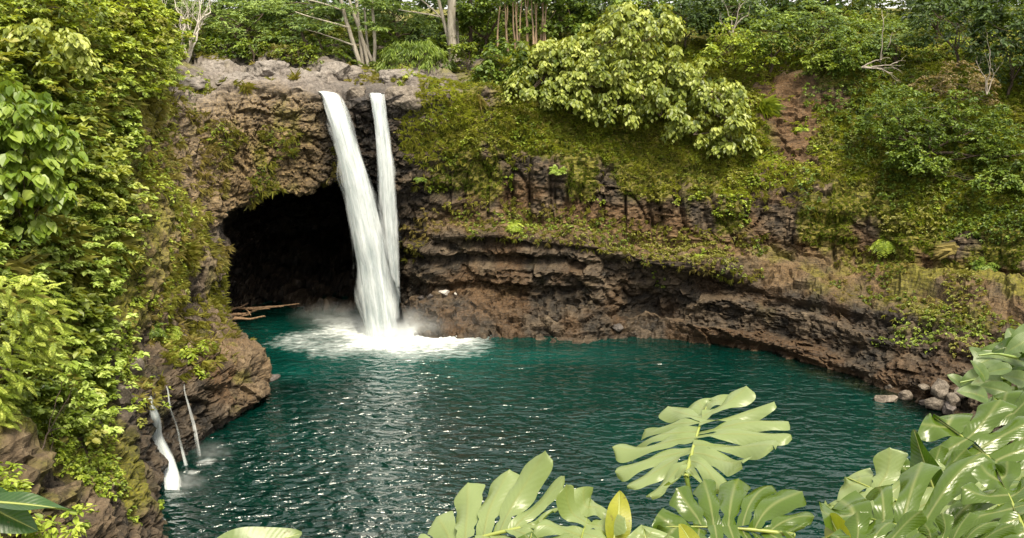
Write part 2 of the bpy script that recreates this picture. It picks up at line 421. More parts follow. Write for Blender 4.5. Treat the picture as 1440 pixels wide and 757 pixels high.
def rock_material():
    t = NT('volcanic_rock')
    v = t.coord()
    n1 = t.noise(v, 1.6, 6, .62); n2 = t.noise(v, 7.0, 5, .65); n3 = t.noise(v, .5, 3)
    base = t.ramp(t.math('ADD', t.math('MULTIPLY', n1, .6), t.math('MULTIPLY', t.attr('block'), .4)),
                  [(.24, (.010, .008, .006)), (.43, (.034, .025, .016)), (.6, (.09, .063, .038)), (.84, (.22, .165, .105))])
    red = t.ramp(n2, [(.3, (.03, .018, .009)), (.7, (.16, .085, .033))])
    c = t.mix(t.math('MULTIPLY', t.attr('soil'), .8), base, red)
    gr = t.ramp(t.math('ADD', t.math('MULTIPLY', n1, .5), t.math('MULTIPLY', n2, .5)), [(.3, (.045, .038, .033)), (.5, (.15, .128, .112)), (.74, (.31, .27, .235))])
    c = t.mix(t.attr('grey'), c, gr)
    # pale lichen spots
    li = t.ramp(t.noise(v, 4.3, 5, .7), [(.56, 0.), (.66, 1.)])
    c = t.mix(t.math('MULTIPLY', li, .28), c, (.3, .235, .15))
    # moss film and dry grass
    mo = t.ramp(t.noise(v, 3.2, 5, .65), [(.3, (.045, .05, .004)), (.55, (.15, .145, .01)), (.8, (.29, .23, .04))])
    mm = t.math('MULTIPLY', t.attr('moss'), t.ramp(n2, [(.35, .35), (.55, 1.)]))
    gold = t.ramp(n1, [(.3, (.11, .07, .03)), (.7, (.34, .24, .11))])
    c = t.mix(t.math('MULTIPLY', t.attr('gold'), t.ramp(n2, [(.35, 0.), (.6, .9)])), c, gold)
    c = t.mix(mm, c, mo)
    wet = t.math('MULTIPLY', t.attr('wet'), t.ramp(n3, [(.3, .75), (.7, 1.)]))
    c = t.mix(wet, c, t.mix(1., c, (.26, .26, .28), 'MULTIPLY'))  # damp darkening; inside the cave it also carries painted shade
    lay = t.noise(t.mapping(v, (.35, .35, 4.2)), 1.0, 5, .65)
    c = t.mix(t.math('MULTIPLY', t.ramp(lay, [(.36, 1.), (.47, 0.)]), .6), c, t.mix(1., c, (.25, .23, .22), 'MULTIPLY'))
    h = t.math('ADD', t.math('ADD', t.math('MULTIPLY', n2, .6), t.math('MULTIPLY', lay, 1.1)), t.math('ADD', t.math('MULTIPLY', t.noise(v, 22, 3, .6), .25), t.math('MULTIPLY', t.vor(v, 3.4), .5)))
    rough = t.mix(wet, (.85,) * 3, (.38,) * 3)
    return t.done(t.bsdf(c, rough, .35, t.bump(h, .9, .16)))
PXV, PYV, _ = project(TP)
gold = sstep(4.0, 4.6, vf) * sstep(7.2, 6.6, vf) * sstep(170, 235, PXV) * sstep(500, 440, PXV) * .85
gold = np.maximum(gold, .5 * sstep(3.0, 3.3, vf) * sstep(4.3, 4.0, vf) * (PXV > 600))
M_ROCK = rock_material()
terrain = mesh_np('gorge_terrain', TP, TF, M_ROCK, None,
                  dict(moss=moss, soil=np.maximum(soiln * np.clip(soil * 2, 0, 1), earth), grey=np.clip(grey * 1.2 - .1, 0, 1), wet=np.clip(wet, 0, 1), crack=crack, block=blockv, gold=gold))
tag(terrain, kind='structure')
terrain.data.polygons.foreach_set('use_smooth', ((vf[TF].mean(1) > 6.75)))
TV = TP.reshape(NS, NV, 3)
bvh = BVHTree.FromPolygons(TP.tolist(), TF.tolist())

def hit(px, py):
    d = Vector(ray(px, py)).normalized()
    r = bvh.ray_cast(Vector((0, 0, CAM_H)), d, 400)
    return (np.array(r[0]), np.array(r[1])) if r[0] is not None else (P(px, py, 110), A(0, 0, 1))

def ground(x, y, z0=80):
    r = bvh.ray_cast(Vector((x, y, z0)), Vector((0, 0, -1)), 200)
    return np.array(r[0]) if r[0] is not None else A(x, y, 0)

# face data for scattering
tq = TP[TF]
TC = tq.mean(1)
TN = np.cross(tq[:, 2] - tq[:, 0], tq[:, 3] - tq[:, 1]); TA = np.linalg.norm(TN, axis=1) * .5; TN = norm(TN)
sgn = np.sign((TN * nf[TF[:, 0]]).sum(1)); TN *= sgn[:, None]
TPX, TPY, TDEP = project(TC)
TEARTH = earth[TF].mean(1)
TMOSS, TVEG, TV_ROW = moss[TF].mean(1), veg[TF].mean(1), vf[TF].mean(1)
TS = (np.arange(len(TF)) // (NV - 1))
INVIEW = (TPX > -160) & (TPX < 1600) & (TPY > -120) & (TPY < 860) & (TDEP > 20)
# ---------------------------------------------------------------- pool
def water_material():
    t = NT('pool_water')
    v = t.coord()
    # short wind ripples running across the pool
    w1 = t.noise(t.mapping(v, (.8, 1.45, 1), rot=(0, 0, .1)), 1.0, 1.5, .5, .5)
    w2 = t.noise(t.mapping(v, (1.7, 3.6, 1), rot=(0, 0, -.15)), 1.0, 2, .5, .3)
    w3 = t.noise(t.mapping(v, (.2, .25, 1)), 1.0, 2)
    h = t.math('ADD', t.math('MULTIPLY', w1, 1.0), t.math('MULTIPLY', w2, .2))
    calm = t.math('MULTIPLY', t.maprange(w3, .3, .7, .65, 1.15), t.attr('chop'))
    nb = t.bump(t.math('MULTIPLY', h, calm), 1.0, 1.05)
    deep = t.mix(t.ramp(t.noise(v, .09, 3), [(.3, 0.), (.7, 1.)]), (.0002, .0118, .0088), (.0003, .0205, .0152))
    aer = t.attr('aer')
    c = t.mix(aer, deep, (.003, .058, .047))
    foam = t.attr('foam')
    fn = t.math('ADD', t.noise(t.mapping(v, (1, 1.6, 1)), 1.3, 5, .6), t.math('MULTIPLY', t.math('SUBTRACT', foam, .5), 1.5))
    fm = t.ramp(fn, [(.2, 0.), (.55, .3), (1.1, 1.)])
    c = t.mix(fm, c, (.75, .78, .78))
    rough = t.mix(fm, (.04,) * 3, (.6,) * 3)
    s = t.bsdf(c, rough, .5, nb, IOR=1.5)
    tr = t.node('ShaderNodeBsdfTransparent', {'Color': (.5, .62, .5)}).outputs[0]
    sh = t.node('ShaderNodeBsdfGlossy', {'Roughness': .06, 'Normal': nb}).outputs[0]
    fr = t.node('ShaderNodeFresnel', {'IOR': 1.33, 'Normal': nb}).outputs[0]
    shallow = t.mixsh(fr, tr, sh)
    return t.done(t.mixsh(t.attr('shallow'), s, shallow))
M_WATER = water_material()
FALL_BASE = W(540, 470)
wx = np.linspace(-38, 44, 230); wy = np.linspace(30, 108, 220)
gx, gy = np.meshgrid(wx, wy, indexing='ij')
wp = np.stack([gx.ravel(), gy.ravel(), np.zeros(gx.size)], 1)
wf = (np.arange(229)[:, None] * 220 + np.arange(219)[None]).ravel()
WF = np.stack([wf, wf + 220, wf + 221, wf + 1], -1)
fb = FALL_BASE
nz = fbm(wp * .25, 4, 131)
dd = np.sqrt(((wp[:, 0] - fb[0] - 1.2) / 1.5) ** 2 + ((wp[:, 1] - fb[1]) / 1.0) ** 2)
foam = np.clip(1.05 - dd / 9.5 + .18 * nz, 0, 1)
aer = np.clip(1.0 - np.sqrt(((wp[:, 0] - fb[0] - 3) / 2.0) ** 2 + ((wp[:, 1] - fb[1] + 2) / 1.5) ** 2) / 10 + .25 * nz, 0, 1) ** 1.3 * sstep(90, 85.5, wp[:, 1])
for (px, py, r) in ((243, 696, 1.1), (264, 664, .6), (284, 650, .7)):
    b = W(px, py)
    d2 = np.hypot(wp[:, 0] - b[0] - .3, (wp[:, 1] - b[1]))
    foam = np.maximum(foam, np.clip(1.0 - d2 / (r * 1.3) + .2 * nz, 0, 1) * (.95 if r > 1.4 else .6))
shore = np.array([c[6 if False else SEG[0]] for c in TV])      # the row near z = 0
# depth below the sheet from the terrain
def depth_at(x, y):
    r = bvh.ray_cast(Vector((x, y, .3)), Vector((0, 0, -1)), 20)
    return .3 - r[2] and (r[3] if r[0] is not None else 9.0)
sh_d = np.min(np.stack([np.hypot(wp[:, 0] - s[0], wp[:, 1] - s[1]) for s in shore[::4]]), 0)
rightside = sstep(18, 30, wp[:, 0]) * sstep(90, 80, wp[:, 1]) * .95 + .25
b = W(385, 545); leftrock = sstep(3.2, .8, np.hypot(wp[:, 0] - b[0], wp[:, 1] - b[1]))
shallow = np.clip(np.maximum(sstep(3.6, .4, sh_d + .8 * nz) * rightside, .6 * leftrock), 0, .9)
chop = .3 + .75 * np.exp(-(((wp[:, 0] + 11) / 13) ** 2 + ((wp[:, 1] - 55) / 17) ** 2)) + .25 * np.exp(-(((wp[:, 0] + 8) / 6) ** 2 + ((wp[:, 1] - 76) / 12) ** 2))
bed_v = A(-40,28,-2.7, 46,28,-2.7, 46,110,-2.7, -40,110,-2.7).reshape(-1, 3)
M_BED = NT('pool_floor_mud'); M_BED = M_BED.done(M_BED.bsdf(M_BED.ramp(M_BED.noise(M_BED.coord(), .8, 5), [(.3, (.02, .018, .01)), (.7, (.1, .07, .035))]), .8, .2))
tag(mesh_np('pool_floor', bed_v, np.array([[0, 1, 2, 3]]), M_BED), kind='structure')
water = mesh_np('water', wp, WF, M_WATER, None, dict(foam=foam, aer=aer, shallow=shallow, chop=chop), True)
tag(water, kind='structure')

# ---------------------------------------------------------------- waterfalls
def fall_material(name, cover=.5, blue=.0):
    t = NT(name)
    uv = t.node('ShaderNodeCombineXYZ', {'X': t.attr('fu'), 'Y': t.attr('fv'), 'Z': t.attr('fs')}).outputs[0]
    n = t.noise(t.mapping(uv, (1, .11, 3)), 1.9, 4, .55, .25)
    n2 = t.noise(t.mapping(uv, (1, .05, 3)), 4.2, 3, .55, .1)
    n3 = t.noise(t.mapping(uv, (.55, .16, 3)), 1.6, 3, .6)
    a = t.math('ADD', t.math('ADD', t.math('MULTIPLY', n, .45), t.math('MULTIPLY', n2, .2)), t.math('MULTIPLY', n3, .35))
    al = t.math('ADD', a, t.math('SUBTRACT', t.attr('cov'), .5))
    al = t.ramp(al, [(.34, 0.), (.7, 1.)])
    c = t.ramp(t.math('ADD', t.math('MULTIPLY', n, .5), t.math('MULTIPLY', n3, .5)), [(.34, (.4, .48, .5)), (.56, (.86, .89, .9))])
    d = t.node('ShaderNodeBsdfDiffuse', {'Color': c}).outputs[0]
    tl = t.node('ShaderNodeBsdfTranslucent', {'Color': c}).outputs[0]
    s = t.mixsh(.4, d, tl)
    tr = t.node('ShaderNodeBsdfTransparent').outputs[0]
    return t.done(t.mixsh(al, tr, s))
M_FALL = fall_material('falling_water')

def fall(name, path, widths, thick, label, cover=.5, shells=5, seed=0, spread=.14):
    """path: points along the stream, widths at those points; nested shells of streaked water"""
    rng = np.random.default_rng(seed)
    path = np.asarray(path, float); n = 60; m = 30
    t = np.linspace(0, 1, n); ts = np.linspace(0, 1, len(path))
    ctr = np.stack([np.interp(t, ts, path[:, k]) for k in range(3)], 1)
    for _ in range(6): ctr[1:-1] = .25 * ctr[:-2] + .5 * ctr[1:-1] + .25 * ctr[2:]
    wd = np.interp(t, ts, widths); th = np.interp(t, ts, thick)
    ln = np.concatenate([[0], np.cumsum(np.linalg.norm(np.diff(ctr, axis=0), axis=1))])
    acc = Acc()
    ang = np.linspace(0, 2 * math.pi, m + 1)
    for k in range(shells):
        sc_ = .55 + spread * k + .07 * (k > 2)
        rid = 1 + (.1 + .12 * k) * vnoise(np.stack([np.repeat(np.cos(ang)[None] * 3, n, 0).ravel(), np.repeat(ln[:, None] * .12, m + 1, 1).ravel(), np.full(n * (m + 1), k * 5.1)], 1) * A(1, 1 + 1.5 * k, 1), seed).reshape(n, m + 1)
        V = ctr[:, None] + (np.cos(ang)[None] * wd[:, None] * sc_ * .5 * rid)[..., None] * A(1, 0, 0) + (np.sin(ang)[None] * th[:, None] * sc_ * .5 * rid)[..., None] * A(0, 1, 0)
        u = np.cos(ang)[None] * wd[:, None] * .5
        edge = np.abs(np.cos(ang))[None] ** 4
        cov = cover + .27 - .145 * k - .26 * edge + 0 * wd[:, None]
        cov = cov - .22 * sstep(.22, .03, t)[:, None]
        i = np.arange(n - 1)[:, None] * (m + 1); j = np.arange(m)[None]
        F = np.stack([i + j, i + j + 1, i + m + 2 + j, i + m + 1 + j], -1).reshape(-1, 4)
        acc.add(V.reshape(-1, 3), F, fu=u.ravel() * 1.4, fv=np.repeat(ln[:, None], m + 1, 1).ravel(), fs=np.full(n * (m + 1), k * 3.7 + seed), cov=cov.ravel())
    o = acc.build(name, M_FALL, None, True)
    tag(o, label, 'waterfall')
    return o

LIP1, LIP2 = P(452, 125, 90.4), P(527, 128, 90.4)
for q in (LIP1, LIP2): q[2] = ground(q[0], q[1])[2] + .05
UP1, UP2 = LIP1 + A(-1.0, 2.0, 0), LIP2 + A(.2, 2.0, 0)
for q in (UP1, UP2): q[2] = min(ground(q[0], q[1])[2] + .03, LIP1[2] + .12, LIP2[2] + .12)
fall('waterfall', [UP1, LIP1, P(464, 132, 87.9), P(478, 175, 87), P(497, 240, 86.6), P(515, 320, 86.2), P(528, 400, 86), P(538, 476, 85.6)],
     [.8, 1.6, 2.4, 3.2, 4.0, 4.6, 5.0, 5.6], [.3, .35, .8, 1.3, 1.7, 2.1, 2.4, 2.6],
     'wide white stream of the waterfall, the one pouring over the lip beside the cave roof', .43, 5, 3)
fall('waterfall', [UP2, LIP2, P(529, 133, 88.2), P(536, 180, 87.6), P(542, 240, 87.2), P(547, 320, 86.8), P(550, 400, 86.5), P(551, 470, 86.2)],
     [.9, 1.8, 2.0, 2.2, 2.5, 2.8, 3.1, 3.5], [.3, .35, .6, .9, 1.2, 1.4, 1.6, 1.8],
     'thin second stream of the waterfall, falling straight down nearer the brown cliff', .36, 5, 5)
# little side cascades on the left wall: they run down over the wet rock
def cascade(pix, w, label, cover, seed, end):
    pts = []
    for k, (px, py) in enumerate(pix):
        h_, n_ = hit(px, py); pts.append(h_ + norm(n_) * .12 + A(.12, -.2, 0))
    pts = np.array(pts) + .12 * np.random.default_rng(seed).normal(size=(len(pts), 3)) * A(1, .5, 0); e = W(*end); pts = np.vstack([pts, e[None] + A(0, 0, -.05)])
    for k in range(len(pts) - 2, 0, -1):                       # water only falls
        pts[k, 2] = max(pts[k, 2], pts[k + 1, 2] + .15)
    fall('cascade', pts, w, [x * .4 for x in w], label, cover, 3, seed)
cascade([(204, 536), (210, 562), (216, 590), (222, 612), (230, 640), (236, 665)], [.3, .6, 1.0, 1.4, 1.6, 1.7, 1.8], 'small white cascade at the left wall, the widest and lowest of the side trickles', .36, 11, (244, 698))
cascade([(226, 528), (231, 548), (238, 572), (246, 600)], [.16, .24, .3, .4, .6], 'thin trickle down wet mossy rock just beside the widest side cascade', .2, 12, (262, 655))
cascade([(252, 528), (256, 550), (262, 575), (270, 600)], [.14, .2, .4, .6, .8], 'faint trickle next to the brown outcrop, fading into mist at its foot', .15, 13, (280, 642))

# mist and spray
def mist(name, loc, rad, density, label=None, seed=0):
    t = NT(name + '_air')
    v = t.coord('Object')
    r = t.node('ShaderNodeVectorMath', {0: v}, operation='LENGTH').outputs['Value']
    fall_ = t.maprange(r, .15, 1.0, 1., 0.)
    n = t.noise(v, 2.6, 4, .6, .6)
    d = t.math('MULTIPLY', t.math('MULTIPLY', t.math('POWER', fall_, 1.6), t.maprange(n, .34, .72)), density)
    vol = t.node('ShaderNodeVolumePrincipled', {'Color': (.93, .95, .95), 'Density': d, 'Anisotropy': .2}).outputs[0]
    m = t.done(None, vol)
    import bmesh
    me = bpy.data.meshes.new(name); bm = bmesh.new(); bmesh.ops.create_icosphere(bm, subdivisions=3, radius=1); bm.to_mesh(me); bm.free()
    me.materials.append(m)
    o = bpy.data.objects.new(name, me); o.location = loc; o.scale = rad; link(o)
    return tag(o, kind='stuff')
b = FALL_BASE
mist('mist', (b[0] + 1.0, b[1] + .6, .5), (6.2, 3.6, 2.0), 1.1)
mist('mist', (b[0] + .6, b[1] - .2, .3), (3.6, 2.4, 1.3), 4.0)
mist('mist', (b[0] - 4.5, b[1] + 3.0, .7), (5.6, 3.4, 1.5), .4)
mist('mist', (b[0] + 6.5, b[1] + 1.2, .8), (7.5, 2.6, 3.0), .2)
c_ = W(246, 690); mist('mist', (c_[0] + .5, c_[1] + .6, .2), (1.6, 1.4, .8), 1.0)
c_ = W(290, 648); mist('mist', (c_[0] + .2, c_[1] + .6, .3), (1.9, 1.5, .9), .5)
# ---------------------------------------------------------------- vegetation
def leafy(name, dark, mid, light, rough=.5, transl=.3, dry=(.16, .145, .03)):
    t = NT(name)
    f = t.math('ADD', t.math('MULTIPLY', t.attr('rnd'), .42), t.math('MULTIPLY', t.attr('tone'), .58))
    c = t.ramp(f, [(.15, dark), (.5, mid), (.85, light)])
    c = t.mix(t.attr('dry'), c, t.mix(t.attr('rnd'), dry, (dry[0] * 1.6, dry[1] * 1.6, dry[2] * 1.6)))
    s = t.bsdf(c, rough, .4)
    tr = t.node('ShaderNodeBsdfTranslucent', {'Color': t.mix(.6, c, (light[0] * 1.4, light[1] * 1.3, light[2] * .4))}).outputs[0]
    return t.done(t.mixsh(transl, s, tr))

M_YEL = leafy('olive_leaf', (.027, .046, .004), (.115, .165, .014), (.32, .4, .065))
M_PALE = leafy('pale_green_leaf', (.04, .072, .006), (.185, .265, .028), (.45, .55, .15))
M_CREEP = leafy('creeper_leaf', (.018, .032, .003), (.085, .122, .009), (.25, .3, .03))
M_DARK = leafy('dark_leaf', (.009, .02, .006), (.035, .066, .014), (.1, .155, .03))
M_TEAL = leafy('forest_leaf', (.02, .042, .014), (.09, .15, .04), (.26, .35, .09))
M_MIDG = leafy('mid_green_leaf', (.022, .045, .006), (.085, .14, .014), (.24, .32, .05))
M_KUKUI = leafy('broad_pale_leaf', (.03, .055, .006), (.18, .225, .03), (.44, .48, .12), .42)
M_BRIGHT = leafy('bright_fern_leaf', (.08, .13, .01), (.24, .32, .03), (.5, .56, .12), .5, .4)
M_YGREEN = leafy('yellow_green_leaf', (.042, .072, .005), (.175, .245, .018), (.42, .49, .07))
M_BRONZE = leafy('bronze_flush_leaf', (.06, .045, .02), (.16, .12, .055), (.3, .24, .12))
M_GRASS = leafy('grass_blade', (.07, .08, .01), (.19, .2, .025), (.4, .38, .09), .6, .35, (.27, .21, .08))
M_SLOPE = leafy('slope_grass_blade', (.065, .09, .005), (.25, .295, .02), (.5, .54, .08))
M_BARK_PALE = bark_mat('pale_bark', (.22, .19, .15), (.5, .45, .37))
M_BARK_DARK = bark_mat('dark_bark', (.035, .026, .02), (.12, .09, .065))
M_PALEDEAD = bark_mat('bone_wood', (.36, .32, .28), (.68, .62, .55))
M_DEAD = bark_mat('bleached_wood', (.17, .145, .12), (.4, .35, .3))
M_DRIFT = bark_mat('driftwood', (.12, .07, .04), (.3, .2, .12))

def scatter(mask, dens, rng):
    idx = np.nonzero(mask)[0]
    dn = dens[idx] if isinstance(dens, np.ndarray) else np.full(len(idx), dens)
    k = rng.poisson(TA[idx] * dn)
    f = np.repeat(idx, k)
    a, b = rng.random(len(f))[:, None], rng.random(len(f))[:, None]
    q = TP[TF[f]]
    pts = (q[:, 0] * (1 - a) + q[:, 1] * a) * (1 - b) + (q[:, 3] * (1 - a) + q[:, 2] * a) * b
    return pts, TN[f], f

def rosettes(ctr, out, k, r, L, Wd, rng, droop=.2, upb=.5, flat=1.0):
    """k leaves round each centre, on a small dome facing 'out'"""
    n = len(ctr)
    c = np.repeat(ctr, k, 0); o = np.repeat(out, k, 0)
    d = norm(rand_unit(n * k, rng) + .55 * o + upb * A(0, 0, 1))
    rr = np.repeat(np.broadcast_to(np.asarray(r, float), (n,)), k) * rng.uniform(.5, 1.05, n * k)
    pos_ = c + d * rr[:, None] * A(1, 1, flat)
    ax = norm(d * A(1, 1, .25) - droop * A(0, 0, 1) + .35 * rand_unit(n * k, rng))
    nn = norm(d + .7 * A(0, 0, 1) + .45 * rand_unit(n * k, rng))
    s = rng.uniform(.65, 1.25, n * k) * np.repeat(rng.uniform(.75, 1.3, n), k)
    V, F = leaves(pos_ - ax * (L * .4 * s)[:, None], ax, nn, L * s, Wd * s)
    return V, F, rng.random(n * k)

def rep(x, k): return np.repeat(x, k)

STAGE = TS / NS
sidx = {}                                   # arc index -> left / right masks by pixel and row
def shrub_field(mask, name, mat, dens, k, L, Wd, r, hscale, hmax, seed, drynoise=.0, base_tone=.5, upb=.5, extra_dry=None, flat=1.0):
    rng = np.random.default_rng(seed)
    pts, nn, f = scatter(mask, dens, rng)
    f1, f2, idm = voro(pts / hscale, seed)
    g1, g2, idn = voro(pts / (hscale * .42), seed + 9)
    h = hmax * .8 * np.clip(vnoise(pts * .17, seed + 2), -.4, 1) + hmax * (np.sqrt(np.clip(1 - f1 ** 2, 0, 1)) * (.4 + .8 * idm) + .35 * np.sqrt(np.clip(1 - g1 ** 2, 0, 1)))
    lay = rng.random(len(pts)) ** .45
    ctr = pts + nn * (h * lay)[:, None] + A(0, 0, .25) * (h * lay)[:, None]
    tone = np.clip(base_tone + .42 * (idm - .5) + .4 * (idn - .5) + .3 * vnoise(pts * .22, seed + 3), 0, 1)
    dry = np.clip(sstep(.15, .7, fbm(pts * .3, 3, seed + 5) + drynoise), 0, 1) * .8
    if extra_dry is not None: dry = np.maximum(dry, extra_dry(pts) * rng.random(len(pts)))
    V, F, rn = rosettes(ctr, nn, k, r, L, Wd, rng, upb=upb, flat=flat)
    o = mesh_np(name, V, F, mat, None, dict(rnd=rep(rn, 6), tone=rep(rep(tone, k), 6), dry=rep(rep(dry, k), 6)))
    return tag(o, kind='stuff')

left = (TC[:, 1] > 44.5) & (TPX < 330) & (TC[:, 1] < 92) & INVIEW
right = (TPX >= 560) & INVIEW & (TEARTH < .5 + .35 * RNG.standard_normal(len(TEARTH)))
px_, py_ = TPX, TPY
vfn = fbm(TC * .28, 3, 301)
# left slope: olive top, pale leafed middle, sparse ragged fringe
vfm = fbm(TC * .16, 3, 302)
edge_px = 172 + 26 * vfn + 18 * vfm + 45 * sstep(130, 60, py_) - 25 * sstep(330, 470, py_)
m = left & (TV_ROW > 3.3) & (TV_ROW < 9) & (TVEG > .5 + .25 * vfn) & (TC[:, 2] < 24.5 + 2 * vfn) & (px_ < edge_px)
shrub_field(m, 'undergrowth', M_YEL, 5, 10, .32, .2, .35, 2.6, .9, 401, -.1, .36, .4, lambda q: sstep(170, 240, project(q)[0]) * .6)
shrub_field(m & (vfm > -.45) & (vfn > -.6), 'undergrowth', M_PALE, 2.5, 22, .33, .23, .46, 2.3, 1.75, 431, -.25, .66, 1.1, lambda q: sstep(190, 250, project(q)[0]) * .4, .45)
shrub_field(m & (vfm < -.2), 'undergrowth', M_MIDG, 3, 16, .24, .14, .4, 1.8, 1.6, 433, -.05, .5, .6, None, .7)
m = left & (TV_ROW > 5) & (TV_ROW < 9.2) & (TC[:, 2] >= 23.5 + 2 * vfn) & (px_ < 215 + 25 * vfn)
shrub_field(m, 'undergrowth', M_YEL, 5, 12, .36, .2, .4, 3.2, 1.7, 402, -.1, .42, .5)
shrub_field(m, 'undergrowth', M_YGREEN, 2.2, 18, .33, .2, .45, 2.8, 2.3, 432, -.15, .6, .9, None, .5)
m = left & (TV_ROW > 2.4) & (TV_ROW < 8) & (TVEG > .15) & (TVEG <= .75) & (vfn + TVEG > .3) & (TC[:, 2] > 2.5) & ((px_ < 238) | (vfn > .3) & (TV_ROW > 4.3)) & ((px_ < 200) | (py_ < 440) | (vfn > .25))
shrub_field(m, 'undergrowth', M_YGREEN, 4, 8, .2, .12, .2, 1.1, .4, 403, .1, .5, .5)
m = left & (TV_ROW > 1.2) & (TV_ROW < 5) & (TMOSS > .35) & (vfn > .05) & (px_ < 255)
shrub_field(m, 'ground_creepers', M_YGREEN, 9, 7, .2, .14, .14, .8, .25, 404, -.3, .55, .3)
m2 = left & (TV_ROW > 4) & (TV_ROW < 9) & (TVEG > .5) & (px_ < edge_px - 10)
vfb = fbm(TC * .22, 3, 303)
shrub_field(m2 & (vfb > .3), 'undergrowth', M_KUKUI, 2.2, 14, .52, .4, .55, 2.4, 1.9, 434, -.3, .55, .9, None, .6)
hanging_grass_later = m2 & (vfb < -.2)
# right slope: low creepers, ragged over the columns
rs = right & (vfm > -.25 - .8 * (px_ > 1180)) & (TV_ROW > 5.15) & (TV_ROW < 8.3) & (TVEG * 1.2 + .55 * vfn - .5 * sstep(5.6, 5.15, TV_ROW) > .52)
shrub_field(rs & (px_ > 520), 'ground_creepers', M_CREEP, 5, 8, .16, .12, .17, 1.5, .3, 405, -.05, .6, .3)
m = right & (TV_ROW > 4.5) & (TV_ROW < 8) & (TVEG > .12) & (vfn > .2 + .3 * sstep(5.6, 5.2, TV_ROW))
shrub_field(m, 'ground_creepers', M_YGREEN, 6, 7, .24, .17, .18, .9, .35, 406, -.1, .42, .3)
m = right & (TV_ROW > 3.0) & (TV_ROW < 4.2) & (vfn > -.1) & (px_ > 640)
shrub_field(m, 'ledge_plants', M_YEL, 6, 7, .2, .12, .14, .7, .22, 407, .35, .42, .4)
m = right & (TV_ROW > 2.0) & (TV_ROW < 3.3) & (vfn + .2 * (px_ > 1180) > .42) & (px_ > 900)
shrub_field(m, 'ledge_plants', M_YEL, 7, 7, .17, .12, .12, .7, .2, 408, .1, .42, .3)
m = INVIEW & (px_ > 225) & (px_ < 700) & (TV_ROW > 5) & (TV_ROW < 7.6) & (vfn + TVEG * .9 > .42) & (TVEG > .1)
shrub_field(m, 'ground_creepers', M_YEL, 8, 8, .15, .08, .12, .8, .2, 409, .25, .5, .1)
# floor of the forest behind the lip
m = INVIEW & (TV_ROW > 8.1) & (TV_ROW < 9.4) & (px_ > 200) & (TC[:, 1] < 135)
shrub_field(m, 'undergrowth', M_MIDG, 2.6, 11, .42, .24, .45, 2.6, 1.3, 410, -.05, .42, .5)

def hanging_grass(mask, name, mat, dens, L, Wd, seed, dry=.5, spread=.7, k=9):
    rng = np.random.default_rng(seed)
    pts, nn, f = scatter(mask, dens, rng)
    n = len(pts)
    tone = np.clip(.5 + .5 * vnoise(pts * .6, seed), 0, 1); dr = sstep(-.3, .6, vnoise(pts * .35, seed + 1)) * dry
    c = np.repeat(pts, k, 0); o = np.repeat(nn, k, 0)
    ax = norm(o * .9 + A(0, 0, .35) + spread * rand_unit(n * k, rng))
    s = rng.uniform(.5, 1.2, n * k)
    V, F = leaves(c, ax, norm(A(0, 0, 1) + .4 * rand_unit(n * k, rng)), L * s, Wd * s, .05, .75)
    return tag(mesh_np(name, V, F, mat, None, dict(rnd=rep(rng.random(n * k), 6), tone=rep(rep(tone, k), 6), dry=rep(rep(dr, k), 6))), kind='stuff')
hanging_grass(INVIEW & (px_ > 190) & (px_ < 480) & (TV_ROW > 2.6) & (TV_ROW < 7.2) & (vfn > -.1) & (TVEG > .15), 'hanging_grass', M_GRASS, 3.2, .55, .026, 421, .7)
hanging_grass(hanging_grass_later, 'tall_grass', M_GRASS, 1.6, 1.5, .04, 426, .35, .7, 14)
hanging_grass(right & (TV_ROW > 4.9) & (TV_ROW < 7.2) & (vfn > -.25) & (px_ < 1330), 'hanging_grass', M_GRASS, 2.0, .5, .026, 422, .3)
hanging_grass(right & (TV_ROW > 5.1) & (TV_ROW < 7.6) & (vfn > -.5 + .9 * sstep(5.7, 5.2, TV_ROW)) & (TVEG > .25), 'slope_grass', M_SLOPE, 24, .27, .04, 425, .45, .9, 7)
hanging_grass(right & (TMOSS > .45) & (TV_ROW > 4.2) & (TV_ROW < 7.8), 'slope_grass', M_CREEP, 9, .26, .05, 427, .3, .9, 7)
m = right & (px_ > 1130) & (TV_ROW > 4.9) & (TV_ROW < 7.6) & (vfm > -.3)
shrub_field(m, 'undergrowth', M_MIDG, 5, 9, .22, .16, .25, 1.4, .6, 435, -.2, .38, .4)
hanging_grass(right & (TV_ROW > 2.9) & (TV_ROW < 4.4) & (vfn > -.2), 'ledge_grass', M_GRASS, 3.2, .38, .024, 423, .8)
hanging_grass(INVIEW & (px_ > 220) & (px_ < 680) & (TV_ROW > 7) & (TV_ROW < 8.2) & (vfn > .38), 'rim_grass', M_GRASS, 3, .45, .04, 424, .6)

# ------------------------------------------------ trees and bushes
KIND = dict(   # material, clump radius, leaves per clump, leaf length, width, droop, flatness, clumps per square metre
    kukui=(M_KUKUI, .85, 40, .42, .34, .85, .85, .68),
    broad=(M_MIDG, .6, 18, .4, .3, .35, .8, 1.4),
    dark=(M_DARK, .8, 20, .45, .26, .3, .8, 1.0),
    spray=(M_TEAL, .85, 22, .42, .17, .1, .22, 1.25),
    mid=(M_MIDG, .55, 18, .34, .2, .25, .75, 1.6),
    fine=(M_MIDG, .5, 22, .3, .15, .2, .6, 1.9),
    yellow=(M_YGREEN, .5, 18, .32, .18, .25, .8, 1.7),
    olive=(M_YEL, .5, 16, .34, .18, .25, .8, 1.6),
    bronze=(M_BRONZE, .45, 20, .26, .11, .1, .7, 2.0),
    droop=(M_MIDG, .7, 22, .5, .09, .8, .6, 1.8),
    pale=(M_PALE, .42, 14, .34, .22, .2, .6, 2.0),
)
